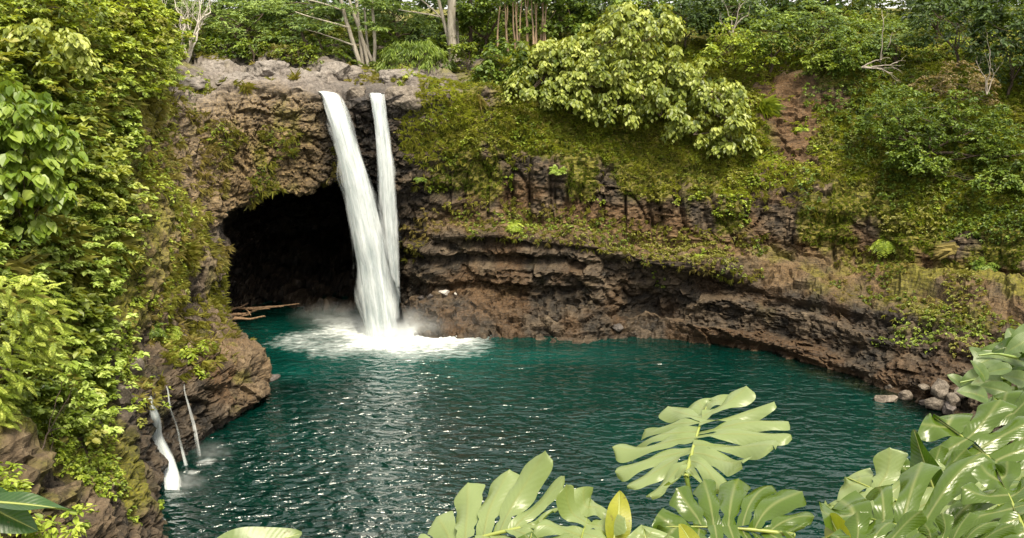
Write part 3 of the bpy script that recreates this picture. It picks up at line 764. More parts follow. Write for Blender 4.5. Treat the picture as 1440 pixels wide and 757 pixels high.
def crown_mesh(blobs, kind, seed, dens=1.0, inner=.25, tone0=.5, dry=.0):
    mat, cr, k, L, Wd, droop, flat, cd = KIND[kind]
    rng = np.random.default_rng(seed)
    C_, O_ = [], []
    for i, (c, r) in enumerate(blobs):
        c = np.asarray(c, float); r = np.asarray(r, float)
        area = 4 * math.pi * ((r[0] * r[1]) ** 1.6 / 3 + (r[0] * r[2]) ** 1.6 / 3 + (r[1] * r[2]) ** 1.6 / 3) ** (1 / 1.6)
        n = max(6, int(area * cd * dens * .75))
        d = rand_unit(n * 2, rng); d = d[d[:, 2] > -.62 + .3 * rng.random(len(d))][:n]
        rad = np.where(rng.random(len(d)) < inner, rng.uniform(.35, .8, len(d)), rng.uniform(.82, 1.12, len(d)))
        rad = rad * (1 + .16 * vnoise(d * 2.2 + i * 3.1, seed))
        q = c + d * r * rad[:, None]
        keep = np.ones(len(q), bool)
        for j, (c2, r2) in enumerate(blobs):
            if j != i:
                keep &= (((q - c2) / (np.asarray(r2) * .72)) ** 2).sum(1) > 1
        C_.append(q[keep]); O_.append(norm(d / r)[keep])
    ctr, out = np.concatenate(C_), np.concatenate(O_)
    # gaps
    g = vnoise(ctr * .55, seed + 7); keep = g > -.48
    ctr, out = ctr[keep], out[keep]
    tone = np.clip(tone0 + .55 * (rng.random(len(ctr)) - .5) + .2 * vnoise(ctr * .4, seed + 8), 0, 1)
    dr = np.full(len(ctr), 0.) if dry <= 0 else np.where(rng.random(len(ctr)) < dry, rng.uniform(.3, .9, len(ctr)), 0)
    V, F, rn = rosettes(ctr, out, k, cr * rng.uniform(.7, 1.25, len(ctr)), L, Wd, rng, droop, .35, flat)
    return V, F, dict(rnd=rep(rn, 6), tone=rep(rep(tone, k), 6), dry=rep(rep(dr, k), 6)), mat, ctr

def limb(acc, a, b, r0, r1, rng, sag=.15, n=7, sides=6):
    t = np.linspace(0, 1, n)[:, None]
    ln = np.linalg.norm(b - a)
    off = np.cumsum(rng.normal(size=(n, 3)), 0) * ln * .028 * np.sin(t * math.pi)
    pts = a * (1 - t) + b * t + off + A(0, 0, 1) * (np.sin(t * math.pi) * sag * ln)
    V, F = tube(pts, np.linspace(r0, r1, n), sides)
    acc.add(V, F)
    return pts

def plant(name, label, cat, base, blobs, kind, seed, trunk=.0, bark=None, dens=1.0, group=None, limbs=8, tone0=.5, dry=0., crown_name='crown', inner=.25, stem_name='trunk'):
    """base: ground point; blobs: [(px,py,Y,rx,ry,rz)] or [(xyz),(r)]"""
    base = np.asarray(base, float)
    o = empty(name, base, label, cat, group)
    bl = [(P(b[0], b[1], b[2]) - base, b[3:]) if len(b) == 6 else (np.asarray(b[0], float) - base, b[1]) for b in blobs]
    V, F, at, mat, ctr = crown_mesh(bl, kind, seed, dens, inner, tone0, dry)
    mesh_np(crown_name, V, F, mat, o, at)
    if trunk > 0:
        rng = np.random.default_rng(seed + 1); acc = Acc()
        cm = np.mean([b[0] for b in bl], 0)
        fork = cm * A(.55, .55, .5); fork[2] = max(fork[2], .3)
        pts = limb(acc, A(0, 0, -.4), fork, trunk, trunk * .75, rng, 0, 9, 8)
        for b in bl:
            e = limb(acc, pts[-2], np.asarray(b[0], float), trunk * .62, trunk * .25, rng, .06)
        for q in ctr[rng.choice(len(ctr), min(limbs, len(ctr)), False)]:
            i = rng.integers(len(bl)); limb(acc, bl[i][0], q, trunk * .28, trunk * .08, rng, .05)
        acc.build(stem_name, bark or M_BARK_DARK, o, True)
    return o

def on(px, py, lift=0.):
    h_, n_ = hit(px, py); return h_ + A(0, 0, lift)

# the broad pale trees overhanging the right slope
plant('broadleaf_tree', 'large pale green broadleaf tree leaning out over the mossy slope, biggest of the crowns there', 'tree', on(880, 120),
      [(835, 112, 95, 3.6, 3, 3.0), (875, 60, 96, 3.6, 3, 2.6), (905, 35, 98, 3.0, 2.6, 1.8), (800, 95, 95.5, 2.6, 2.2, 2.2), (905, 120, 94.5, 3.4, 3, 3.2), (930, 165, 92.8, 2.8, 2.2, 2.4), (870, 150, 93.6, 2.6, 2.2, 2.2), (800, 140, 93.6, 2.0, 1.8, 1.9)], 'kukui', 501, .28, M_BARK_DARK, 1.1)
plant('broadleaf_tree', 'pale leafed tree hanging lowest over the slope, next to the bare red soil', 'tree', on(1010, 130),
      [(985, 125, 94.6, 2.8, 2.4, 2.4), (1010, 165, 93, 2.8, 2.2, 2.4), (975, 190, 92, 2.2, 2, 1.8), (1030, 205, 91.8, 1.7, 1.6, 2.0)], 'kukui', 502, .22, M_BARK_DARK, 1.1, tone0=.46)
plant('broadleaf_tree', 'small broadleaf tree at the slope edge near the grey rock slab', 'tree', on(770, 110),
      [(760, 100, 95.5, 2.6, 2, 2.0), (745, 130, 94, 1.9, 1.7, 1.5), (790, 75, 97, 2.2, 2, 1.6)], 'kukui', 503, .18, M_BARK_DARK, 1.0, tone0=.44)
plant('bush', 'dark green rounded bush right above the grey rock slab', 'bush', on(705, 118),
      [(708, 92, 97.5, 2.3, 1.8, 2.0), (690, 112, 96.5, 1.5, 1.3, 1.2), (725, 115, 96.5, 1.5, 1.3, 1.3)], 'broad', 504, .1, None, 1.2, tone0=.4)
plant('bush', 'yellow green bush behind the pale overhanging trees', 'bush', on(1035, 100),
      [(1030, 65, 98.5, 2.2, 1.8, 2.2), (1060, 90, 97.5, 1.8, 1.5, 1.6), (1005, 85, 98, 1.4, 1.3, 1.4)], 'yellow', 505, .1, None, 1.0, tone0=.5)
plant('bush', 'feathery light green bush drooping onto the lava rocks below the tall pale trunks', 'bush', P(585, 100, 103),
      [(575, 86, 103, 2.6, 1.6, 1.5), (612, 92, 103, 1.5, 1.2, 1.1), (548, 92, 103, 1.2, 1.1, .9), (598, 76, 104, 1.4, 1.3, 1.0)], 'droop', 506, .1, None, 1.3, tone0=.62)
# right hand thickets
plant('tree', 'big dark green spreading tree with a bronze pink topped neighbour, far up the shaded slope', 'tree', on(1300, 230),
      [(1260, 165, 88.5, 3.0, 2.2, 2.6), (1310, 185, 87, 3.4, 2.4, 2.8), (1365, 185, 86, 3.2, 2.4, 3.2), (1240, 195, 88, 2.4, 1.8, 1.6), (1290, 225, 85.8, 2.4, 1.8, 1.5), (1420, 220, 84, 2.6, 2, 2.6)], 'fine', 511, .25, M_BARK_DARK, 1.05, tone0=.4)
plant('shrub', 'bronze pink tinged shrub on top of the dark spreading tree', 'shrub', on(1345, 150),
      [(1345, 118, 88.5, 2.6, 1.8, 1.9), (1378, 140, 87.5, 2.0, 1.6, 1.7), (1310, 125, 89, 1.6, 1.4, 1.0)], 'bronze', 512, .12, None, .9)
plant('bush', 'bright green low bush hanging below the dark spreading tree', 'bush', on(1310, 255),
      [(1300, 232, 84.5, 1.7, 1.4, 1.0), (1275, 210, 85.6, 1.3, 1.2, .9), (1400, 260, 82, 1.8, 1.4, 1.0)], 'mid', 513, .08, None, 1.1, tone0=.6)
# wood along the top of the right slope
top = [
    (1085, 60, 100, 3.2, 2.6, 'mid', .45, 'mid green tree at the top of the red soil scar, its foliage uneven'),
    (1140, 45, 101, 3.0, 2.8, 'spray', .5, 'blue green tree rising straight above the red soil scar'),
    (1150, 92, 98, 2.6, 1.9, 'olive', .5, 'olive bush at the upper edge of the red soil scar'),
    (1185, 80, 98, 2.8, 2.4, 'mid', .5, 'leafy bush between the red soil scar and the bare grey branches'),
    (1200, 58, 102, 2.8, 2.2, 'mid', .45, 'mid green tree standing over the bare grey branches'),
    (1262, 66, 99, 2.6, 1.9, 'spray', .45, 'layered tree beside the bare grey branches, under the sky gap'),
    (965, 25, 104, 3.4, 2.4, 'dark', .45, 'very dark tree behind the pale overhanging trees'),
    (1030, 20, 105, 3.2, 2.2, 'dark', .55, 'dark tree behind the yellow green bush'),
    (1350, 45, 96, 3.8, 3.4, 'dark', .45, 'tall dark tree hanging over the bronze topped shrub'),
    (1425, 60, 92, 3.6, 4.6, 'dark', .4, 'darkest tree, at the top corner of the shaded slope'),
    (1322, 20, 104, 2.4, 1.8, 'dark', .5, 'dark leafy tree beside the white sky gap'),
    (905, 20, 105, 3.0, 2.6, 'broad', .5, 'broad green crown peeping over the largest pale tree'),
]
for i, (px, py, Y, rx, rz, kd, tn, lab) in enumerate(top):
    c = P(px, py, Y); b = ground(c[0], c[1])
    rng = np.random.default_rng(600 + i)
    bl = [(c, (rx, rx * .8, rz))]
    for q in range(3):
        bl.append((c + A(rng.uniform(-.7, .7) * rx, rng.uniform(-.8, 0) * rx * .6, rng.uniform(-.6, .4) * rz), (rx * .55, rx * .5, rz * .5)))
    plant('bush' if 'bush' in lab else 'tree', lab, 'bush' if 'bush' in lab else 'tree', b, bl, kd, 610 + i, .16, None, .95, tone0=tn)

# forest behind the lip: individual trees
def forest_tree(px, py, Y, r, kind, label, trunk=.2, bark=None, n=4, tone0=.5, dens=.9, seed=0, name='tree', flatz=.55):
    c = P(px, py, Y); b = ground(c[0], c[1])
    rng = np.random.default_rng(seed)
    bl = [(c, (r, r * .8, r * flatz))]
    for q in range(n):
        bl.append((c + A(rng.uniform(-.95, .95) * r, rng.uniform(-.7, .4) * r, rng.uniform(-.75, .8) * r * flatz * 1.2), (r * .6, r * .5, r * flatz * .45)))
    return plant(name, label, 'tree', b, bl, kind, seed, trunk, bark, dens, tone0=tone0)
forest_tree(330, 42, 108, 3.6, 'spray', 'dense layered green tree right behind the lava rocks, near the bleached dead tree', .25, n=6, tone0=.85, seed=701, flatz=.8, dens=1.2)
forest_tree(292, 70, 104, 1.5, 'olive', 'small brownish bush at the foot of the bleached dead tree', .08, n=2, seed=702, name='bush')
forest_tree(356, 72, 104, 1.7, 'mid', 'light green low bush below the dense layered tree', .08, n=3, tone0=.7, seed=703, name='bush')
forest_tree(232, 80, 98, 1.6, 'yellow', 'yellow green bush at the edge of the leafy left slope', .08, n=2, seed=704, name='bush')
forest_tree(415, 30, 113, 3.4, 'spray', 'blue green tree with flat sprays just past the dense layered tree', .2, n=4, tone0=.5, seed=705)
forest_tree(425, 78, 105, 1.8, 'olive', 'low olive bush on the lava rim under the crooked trunk', .08, n=3, tone0=.45, seed=706, name='bush')
forest_tree(560, 32, 113, 3.6, 'spray', 'blue green spray leaved tree between the two groups of pale trunks', .2, n=5, tone0=.5, seed=707)
forest_tree(600, 60, 109, 1.8, 'dark', 'small dark tree behind the feathery drooping bush', .12, n=3, tone0=.6, seed=708)
forest_tree(690, 25, 109, 3.2, 'broad', 'rounded dark green tree past the tall double trunk', .2, n=5, tone0=.4, seed=709)
forest_tree(660, 75, 103, 1.5, 'olive', 'small olive bush beside the foot of the tall double trunk', .08, n=2, tone0=.4, seed=710, name='bush')
forest_tree(790, 20, 108, 3.4, 'broad', 'green tree covering the top of the hanging roots', .2, n=5, tone0=.45, seed=711)
forest_tree(850, 10, 110, 3.6, 'dark', 'dark forest tree just behind the largest pale tree', .2, n=4, tone0=.5, seed=712)
forest_tree(235, 8, 112, 2.8, 'spray', 'dull green tree just behind the leafy left slope', .15, n=3, tone0=.45, seed=713)

# trunks that show pale against the wood
def trunks(name, label, lines, bark, leafblobs, kind, seed, tone0=.5, cat='tree'):
    b0 = P(*lines[0][0][0]); b0 = ground(b0[0], b0[1]); o = empty(name, b0, label, cat)
    acc = Acc()
    for pts, r0, r1 in lines:
        q = np.array([P(*a) for a in pts]) - b0
        q[0][2] -= .3
        t = np.linspace(0, 1, 16); ts = np.linspace(0, 1, len(q))
        cc = np.stack([np.interp(t, ts, q[:, k]) for k in range(3)], 1)
        for _ in range(3): cc[1:-1] = .25 * cc[:-2] + .5 * cc[1:-1] + .25 * cc[2:]
        cc += .05 * np.stack([vnoise(cc * .9 + seed + k, seed) for k in range(3)], 1)
        V, F = tube(cc, np.linspace(r0, r1, 16), 8); acc.add(V, F)
    acc.build('trunk', bark, o, True)
    if leafblobs:
        V, F, at, mat, ctr = crown_mesh([(P(*b[:3]) - b0, b[3:]) for b in leafblobs], kind, seed, .8, .3, tone0)
        mesh_np('crown', V, F, mat, o, at)
    return o
trunks('pale_trunk_tree', 'tallest pale tree, its thick straight double trunk rising behind the feathery drooping bush',
       [([(638, 92, 107), (635, 40, 107), (634, -40, 107), (636, -120, 107)], .5, .4), ([(640, 90, 107.4), (628, 45, 107.6), (617, 0, 108), (600, -80, 109)], .24, .15),
        ([(646, 86, 107.6), (643, 40, 108), (640, -40, 108)], .18, .12), ([(622, 22, 107.8), (600, 6, 107), (580, -10, 107)], .1, .05), ([(621, 20, 107.8), (590, 18, 106.5), (560, 14, 106)], .09, .04)],
       M_BARK_PALE, [(630, -70, 107, 4.5, 3, 2.0), (585, -20, 107, 2.5, 2, .8)], 'spray', 721)
trunks('pale_trunk_tree', 'many stemmed pale tree leaning to one side behind the lava rocks',
       [([(508, 92, 107), (495, 55, 107.3), (484, 20, 108), (470, -40, 109)], .26, .16), ([(511, 92, 107.4), (507, 60, 107.6), (503, 25, 108), (498, -40, 109)], .22, .14),
        ([(518, 90, 107.2), (508, 50, 107.4), (494, 10, 107), (480, -40, 107)], .2, .12), ([(526, 86, 107.2), (527, 50, 107.5), (524, 10, 108), (520, -40, 108)], .2, .12),
        ([(523, 82, 107.5), (512, 62, 107.5), (506, 45, 107.2)], .2, .12), ([(520, 88, 108), (515, 50, 108.4), (512, 0, 109)], .18, .1),
        ([(497, 60, 107), (460, 50, 106), (430, 42, 105.4)], .1, .03), ([(490, 35, 107), (450, 28, 106), (415, 17, 105.4)], .12, .04), ([(482, 10, 107.4), (455, 5, 106.6), (425, -2, 106)], .12, .05)],
       M_BARK_PALE, [(480, 15, 106.5, 2.6, 1.6, .7), (520, 40, 106, 1.6, 1.2, .5), (445, 40, 106, 2.2, 1.4, .5), (530, 8, 107, 2.4, 1.6, .8), (500, -50, 108, 5, 3, 1.6)], 'spray', 722, .6)
trunks('crooked_tree', 'crooked dark stemmed tree leaning over the low olive bush behind the rim', [([(446, 86, 107), (436, 70, 107), (426, 55, 107.2), (422, 30, 108)], .22, .12), ([(458, 84, 107.6), (454, 72, 107.6), (448, 56, 107.6)], .12, .07),
        ([(432, 62, 107), (412, 56, 106.4), (395, 58, 106)], .09, .03)], M_BARK_DARK, [(425, 35, 107.5, 2.2, 1.6, .8), (400, 55, 106, 1.2, 1, .4)], 'spray', 723, .6)
trunks('slender_tree', 'slim grey trunk standing in the shade past the tall double trunk', [([(662, 62, 110), (662, 30, 110), (661, -20, 110)], .22, .18)], M_BARK_DARK, [(665, -30, 110, 3, 2, 1.2)], 'broad', 724, .4)
# banyan-like hanging roots
rr = random.Random(4); L_ = []
for i in range(15):
    x = 706 + i * 4.6 + rr.uniform(-2, 2); x2 = x + rr.uniform(-6, 6)
    L_.append(([(x2, 62 + rr.uniform(-4, 10), 103.5 + rr.uniform(-.5, .6)), ((x + x2) / 2 + rr.uniform(-3, 3), 35, 104), (x, -8, 104.5)], .11, .06))
trunks('root_tree', 'tree with a curtain of brown hanging roots above the dark rounded bush', L_, bark_mat('root_bark', (.13, .085, .055), (.33, .24, .16)), [(745, -6, 105, 4.2, 2.6, 1.2), (700, 10, 105, 2.2, 1.6, 1.0)], 'broad', 725, .42)

def branchy(name, label, base, heads, r, seed, mat, twigs=5, cat='dead tree', parts='trunk'):
    """bare tree: limbs to the head points, each splitting into twigs"""
    base = np.asarray(base, float); o = empty(name, base, label, cat); acc = Acc(); rng = np.random.default_rng(seed)
    for h in heads:
        e = np.asarray(h, float) - base
        pts = limb(acc, A(0, 0, -.2), e, r, r * .4, rng, .02, 9)
        for k in range(twigs):
            i = rng.integers(4, 9); a = pts[i]
            d = norm(e) * .7 + rand_unit(1, rng)[0] * .75 + A(0, 0, .2)
            b = a + d * np.linalg.norm(e) * rng.uniform(.2, .42)
            q = limb(acc, a, b, r * .3, r * .1, rng, .03, 5, 5)
            for m_ in range(2):
                b2 = q[3] + (norm(d) + .8 * rand_unit(1, rng)[0]) * np.linalg.norm(e) * .15
                limb(acc, q[3], b2, r * .13, r * .05, rng, .02, 4, 4)
    acc.build(parts, mat, o, True)
    return o
c = P(263, 82, 100); branchy('dead_tree', 'bleached dead tree with a fan of bare white limbs behind the rim', ground(c[0], c[1]),
        [P(232, 22, 100), P(248, 14, 101), P(264, 12, 100.5), P(280, 10, 101), P(296, 18, 100), P(240, 36, 99.5), P(258, 25, 100.5), P(285, 30, 100)], .12, 731, M_PALEDEAD, 8)
branchy('dead_branch', 'forked bare grey branch lying over the dark green thicket', P(1212, 92, 94.5), [P(1262, 88, 93.5), P(1255, 103, 93), P(1240, 84, 94)], .09, 732, M_DEAD, 4, 'branch', 'limb')
branchy('dead_branch', 'tangle of bare twigs in front of the dark tree, above the yellow green bush', P(1030, 45, 101), [P(1012, 28, 101), P(1045, 5, 101), P(1022, 12, 101), P(1052, 22, 101)], .07, 733, M_DEAD, 4, 'branch', 'limb')
branchy('dead_branch', 'thin bare stem standing up in front of the bronze topped shrub', P(1388, 130, 85), [P(1372, 85, 85), P(1392, 70, 85), P(1405, 95, 85)], .05, 734, M_DEAD, 3, 'branch', 'limb')
branchy('dead_branch', 'upright bare pole of a dead sapling beneath the sky gap', P(1238, 82, 97), [P(1240, 15, 97), P(1255, 45, 97)], .06, 735, M_DEAD, 2, 'branch', 'limb')

# distant wood that reads as one mass
rng = np.random.default_rng(741)
n = 5200
q = np.stack([rng.uniform(-62, 78, n), rng.uniform(116, 146, n), rng.random(n) ** .8], 1)
hh = 15 + 4 * vnoise(np.stack([q[:, 0] * .12, q[:, 1] * .1, 0 * q[:, 0]], 1), 5)
pxq = 720 + FPX * q[:, 0] / (q[:, 1] * CP + 0)
gap = np.minimum(np.abs(pxq - 278) / 26, np.abs(pxq - 1252) / 22)
hh = np.where(gap < 1, hh * .03, hh)
bz = np.array([25 + .07 * (y - 110) for y in q[:, 1]])
q[:, 2] = bz + q[:, 2] * hh - 2.5 * (gap < 1)
V, F, rn = rosettes(q, A(0, -1, .3)[None].repeat(n, 0), 16, 1.3, .75, .42, rng, .3, .4, .6)
tone = np.clip(.45 + .5 * vnoise(q * .2, 6) + .3 * (rng.random(n) - .5), 0, 1)
tag(mesh_np('forest', V, F, M_TEAL, None, dict(rnd=rep(rn, 6), tone=rep(rep(tone, 16), 6), dry=np.zeros(len(V)))), kind='stuff')

# ------------------------------------------------ left slope plants that stand out
KIND['heart'] = (M_MIDG, .4, 8, .6, .48, .9, .8, 1.9)
M_HEART = leafy('heart_leaf', (.05, .1, .008), (.14, .22, .02), (.32, .4, .08), .4, .35)
KIND['heart'] = (M_HEART,) + KIND['heart'][1:]
LB = on(20, 372)
plant('large_leaf_tree', 'tree with big drooping heart shaped leaves on the leafy left slope', 'tree', LB,
      [(20, 190, 52, 2.2, 1.6, 2.2), (62, 215, 52.6, 1.6, 1.3, 1.9), (20, 262, 51.4, 2.0, 1.5, 1.7), (70, 278, 52, 1.1, 1.0, 1.2), (45, 325, 51.6, .9, .8, .6)], 'heart', 801, .09, None, 1.3, inner=.3)
plant('vine_mound', 'rounded mound of broad pale vine leaves high on the left slope', 'bush', on(70, 75),
      [(65, 72, 60, 2.0, 1.5, 1.1), (92, 88, 60, 1.1, 1.0, .8)], 'kukui', 802, .0, None, 1.6, tone0=.62)
plant('shrub', 'dark olive shrub with small leaves at the top corner of the left slope', 'shrub', on(30, 30),
      [(25, 12, 64, 2.6, 1.8, 1.6), (90, 15, 66, 2.4, 1.8, 1.3)], 'olive', 803, .08, None, 1.1, tone0=.45, dry=.25)
plant('shrub', 'yellow leaved shrub along the crest of the left slope', 'shrub', on(170, 40),
      [(165, 18, 76, 2.8, 2, 1.7), (205, 30, 80, 1.9, 1.6, 1.3), (130, 5, 74, 2.2, 1.8, 1.2)], 'yellow', 804, .08, None, 1.1, tone0=.55, dry=.1)
plant('shrub', 'yellow green shrub jutting out over the grey lava rim', 'shrub', on(215, 95),
      [(212, 85, 80, 1.7, 1.3, 1.0), (238, 108, 80.5, 1.0, .9, .5)], 'pale', 805, .06, None, 1.2, tone0=.7)
# feathery fronds
def frond(acc, base, d, L, n, leafL, leafW, rng, curl=.5, tone=.5, roll=None):
    d = norm(d); side = norm(np.cross(d, A(0, 0, 1)) + 1e-6); t = np.linspace(0, 1, n)
    mid = base + d * (L * t)[:, None] - A(0, 0, 1) * (curl * L * t ** 2)[:, None]
    tg = norm(np.gradient(mid, axis=0))
    V, F = tube(mid[::2], np.linspace(.012, .003, len(mid[::2])) * L ** .3, 4); acc.add(V, F, rnd=.5, tone=.7, dry=.2)
    for s in (-1, 1):
        ax = norm(side * s + tg * .45 - A(0, 0, .18) + .12 * rng.normal(size=(n, 3)))
        ln = leafL * np.sin(np.clip(t * .93 + .07, 0, 1) * math.pi) ** .7 + .02
        V, F = leaves(mid, ax, np.cross(tg, side) * -1 + .2 * rng.normal(size=(n, 3)), ln, ln * leafW / leafL + .004, .08, .2)
        acc.add(V, F, rnd=rng.uniform(0, 1, len(V) // 6).repeat(6), tone=tone, dry=0.)

def fern(name, label, base, nfr, L, up, seed, mat, out=None, cat='fern', n=16, lw=.32, curl=.6, group=None):
    rng = np.random.default_rng(seed); o = empty(name, base, label, cat, group); acc = Acc()
    for k in range(nfr):
        a = k / nfr * 2 * math.pi + rng.uniform(-.3, .3)
        d = A(math.cos(a), math.sin(a), up + rng.uniform(-.2, .3))
        if out is not None: d = d * .7 + np.asarray(out) * .7
        frond(acc, A(0, 0, 0), d, L * rng.uniform(.7, 1.15), n, L * lw, L * lw * .28, rng, curl * rng.uniform(.7, 1.2), rng.uniform(.3, .8))
    acc.build('fronds', mat, o)
    return o
# feathery tree: tiers of fronds
FB = P(8, 640, 44)
o = empty('feathery_tree', FB, 'bright yellow green feathery tree in tiers, at the foot of the left slope', 'tree')
acc = Acc(); rng = np.random.default_rng(811)
tips = []
for k in range(330):
    t = rng.random()
    py = 385 + 215 * t; w_ = 30 + 75 * math.sin(min(1, t * 1.1 + .12) * math.pi) ** .8
    px = -30 + w_ * rng.random() ** .6 * 1.1
    b = P(px, py, 43.6 - 1.2 * rng.random()) - FB
    d = A(rng.uniform(.2, 1.2), rng.uniform(-1, .3), rng.uniform(-.05, .35))
    frond(acc, b, d, rng.uniform(.8, 1.4), 26, .15, .042, rng, .35, np.clip(.55 + .4 * rng.normal(), 0, 1))
acc.build('crown', M_BRIGHT, o)
acc = Acc(); pts = limb(acc, A(-1.5, .5, -1), P(-5, 500, 44.2) - FB, .1, .06, rng, 0, 9)
for k in range(12):
    limb(acc, pts[rng.integers(4, 9)], P(rng.uniform(-10, 60), rng.uniform(400, 560), 44) - FB, .045, .015, rng, .04)
acc.build('trunk', M_BARK_DARK, o, True)
plant('shrub', 'leggy shrub with round light green leaves beside the feathery tree', 'shrub', on(45, 650),
      [(88, 520, 47, .8, .7, .6), (98, 555, 46.8, .8, .7, .6), (75, 598, 46.6, 1.0, .7, .4), (108, 590, 47, .35, .3, .35)], 'pale', 812, .05, None, 1.5, tone0=.7, stem_name='stem', crown_name='leaves')
plant('shrub', 'sparse twig of pale leaves hanging before the brown rock', 'shrub', on(75, 640), [(62, 610, 48.2, .4, .3, .4), (90, 630, 48.3, .35, .3, .3), (65, 640, 48, .3, .3, .25)], 'pale', 813, .03, None, 1.2, tone0=.75, stem_name='stem', crown_name='leaves')
plant('bush', 'yellow green bush in the bottom corner under the dark strap leaf', 'bush', on(40, 740) + A(.3, -1.5, .6),
      [(25, 722, 38.5, 1.7, 1.0, 1.0), (90, 745, 38.5, 1.2, .7, .7), (-10, 685, 38.8, 1.3, .8, .9), (60, 715, 38.7, .8, .6, .5)], 'yellow', 814, .05, None, 1.3, tone0=.6)
# tufts and ferns on the rock
def tuft(name, label, px, py, L, nb, mat, seed, wd=.03, droop=.8, cat='grass tuft', lift=0, spread=.6, dry=.3):
    b, n_ = hit(px, py); o = empty(name, b, label, cat); rng = np.random.default_rng(seed)
    ax = norm(np.tile(n_ * .8 + A(0, 0, .5), (nb, 1)) + spread * rand_unit(nb, rng)); s = rng.uniform(.5, 1.15, nb)
    V, F = leaves(.15 * L * rng.normal(size=(nb, 3)), ax, norm(A(0, 0, 1) + .3 * rand_unit(nb, rng)), L * s, wd + 0 * s, .02, droop)
    mesh_np('blades', V, F, mat, o, dict(rnd=rep(rng.random(nb), 6), tone=rep(rng.uniform(.2, 1, nb), 6), dry=rep((rng.random(nb) < dry) * .8, 6)))
    return o
tuft('grass_tuft', 'long pale grass tuft hanging down the buttress left of the cave', 258, 358, 1.15, 420, M_GRASS, 821, .018, 1.2, dry=.1, spread=.4)
tuft('grass_tuft', 'short yellow grass tuft on top of the lava rock above the cave', 345, 122, .9, 120, M_GRASS, 822, .05, .5)
tuft('grass_tuft', 'dry straw grass hanging off the slab under the dark rounded bush', 672, 138, .8, 220, M_GRASS, 823, .018, 1.4, dry=.6, spread=.35)
tuft('grass_tuft', 'bright green grass tuft beside the lowest pale tree and the red soil', 1072, 150, 1.6, 160, M_YGREEN, 824, .06, .6, dry=0)
tuft('grass_tuft', 'dry hanging straw roots on the columnar rock by the far right fern', 1345, 352, .95, 120, M_GRASS, 825, .014, 1.6, dry=1, spread=.3)
tuft('grass_tuft', 'yellow grass on the second lava knob over the cave roof', 415, 112, .8, 90, M_GRASS, 826, .05, .5)
N_ = lambda px, py: hit(px, py)[0]
OUTR = A(-.5, -.8, 0)
fern('fern', 'bright light green fern on the ledge beside the falls', N_(722, 318) + A(0, 0, .1), 16, 1.3, .5, 831, M_BRIGHT, A(0, -.6, .2), curl=.9)
fern('fern', 'green fern on the wet rock above the side trickles', N_(212, 462), 14, 1.1, .4, 832, M_MIDG, A(.6, -.5, 0))
fern('fern', 'large leafy fern hanging in the cleft of the left buttress', N_(235, 462), 16, 1.3, .4, 833, M_BRIGHT, A(.6, -.5, 0), curl=.9)
fern('fern', 'small fern tucked below the leafy fern, at the head of the trickles', N_(238, 500), 12, .9, .3, 834, M_YGREEN, A(.6, -.5, 0))
fern('fern', 'pale fern bush growing out of the mossy slope under the overhanging trees', N_(785, 240), 18, 1.2, .5, 835, M_PALE, A(-.1, -.7, .2))
fern('fern', 'bright fern at the foot of the rock columns, mid ledge', N_(985, 358), 12, 1.1, .5, 836, M_YGREEN, OUTR)
fern('fern', 'bright green fern spilling over the top of the columns on the shaded slope', N_(1245, 338), 20, 1.5, .3, 837, M_YGREEN, OUTR, curl=.9)
fern('fern', 'dark green fern standing against the far right rock columns', N_(1385, 375), 14, 1.6, .8, 838, M_MIDG, OUTR)
fern('fern', 'fern clump on the cliff between grass and the bare red soil', N_(1130, 180), 12, 1.2, .5, 839, M_YGREEN, OUTR)
fern('fern', 'green fern clinging just beside the falling water of the thin stream', N_(590, 250), 10, .8, .2, 840, M_MIDG, A(0, -.7, 0))
plant('bush', 'yellow green bush on the brown outcrop by the side trickles', 'bush', P(275, 520, 65.2),
      [(P(270, 505, 65.4), (.75, .6, .6)), (P(276, 530, 64.8), (.55, .5, .6)), (P(292, 486, 66.2), (.4, .4, .35))], 'yellow', 845, .0, None, 2.2, tone0=.65)
plant('bush', 'small yellow bush under the recess of dark rock', 'bush', N_(158, 655), [(N_(158, 655) + A(.1, -.2, .1), (.8, .6, .45)), (N_(120, 668) + A(.1, -.2, .1), (.7, .5, .35))], 'yellow', 846, .0, None, 2.0, tone0=.55)
# ------------------------------------------------ loose rocks
def boulder_mesh(r, seed, flat=.7, sub=4):
    import bmesh
    bm = bmesh.new(); bmesh.ops.create_icosphere(bm, subdivisions=sub, radius=1)
    v = np.array([x.co[:] for x in bm.verts]); f = np.array([[x.index for x in q.verts] for q in bm.faces]); bm.free()
    rng = np.random.default_rng(seed)
    for k in range(11):                                   # cut flat facets
        n_ = rand_unit(1, rng)[0]; d = rng.uniform(.55, .85)
        e = v @ n_ - d; v = np.where((e > 0)[:, None], v - np.clip(e, 0, None)[:, None] * n_, v)
    v = v * (1 + .1 * fbm(v * 1.6 + seed, 4, seed)[:, None])
    return v * np.array(r), f
def stone_mat(name, a, b, c):
    t = NT(name); v = t.coord(); n1 = t.noise(v, 2.2, 6, .65); n2 = t.noise(v, 9, 5, .6)
    col = t.ramp(t.math('ADD', t.math('MULTIPLY', n1, .6), t.math('MULTIPLY', n2, .4)), [(.3, a), (.5, b), (.7, c)])
    return t.done(t.bsdf(col, .7, .4, t.bump(n2, .7, .06)))
M_STONE = stone_mat('shore_stone', (.035, .029, .023), (.115, .094, .073), (.25, .21, .17))
M_DSTONE = stone_mat('dark_stone', (.02, .017, .015), (.06, .05, .045), (.14, .12, .11))
M_WSTONE = stone_mat('pale_stone', (.16, .14, .13), (.4, .37, .34), (.6, .57, .54))
M_LAVA = stone_mat('grey_lava', (.05, .043, .037), (.15, .13, .113), (.29, .255, .225))
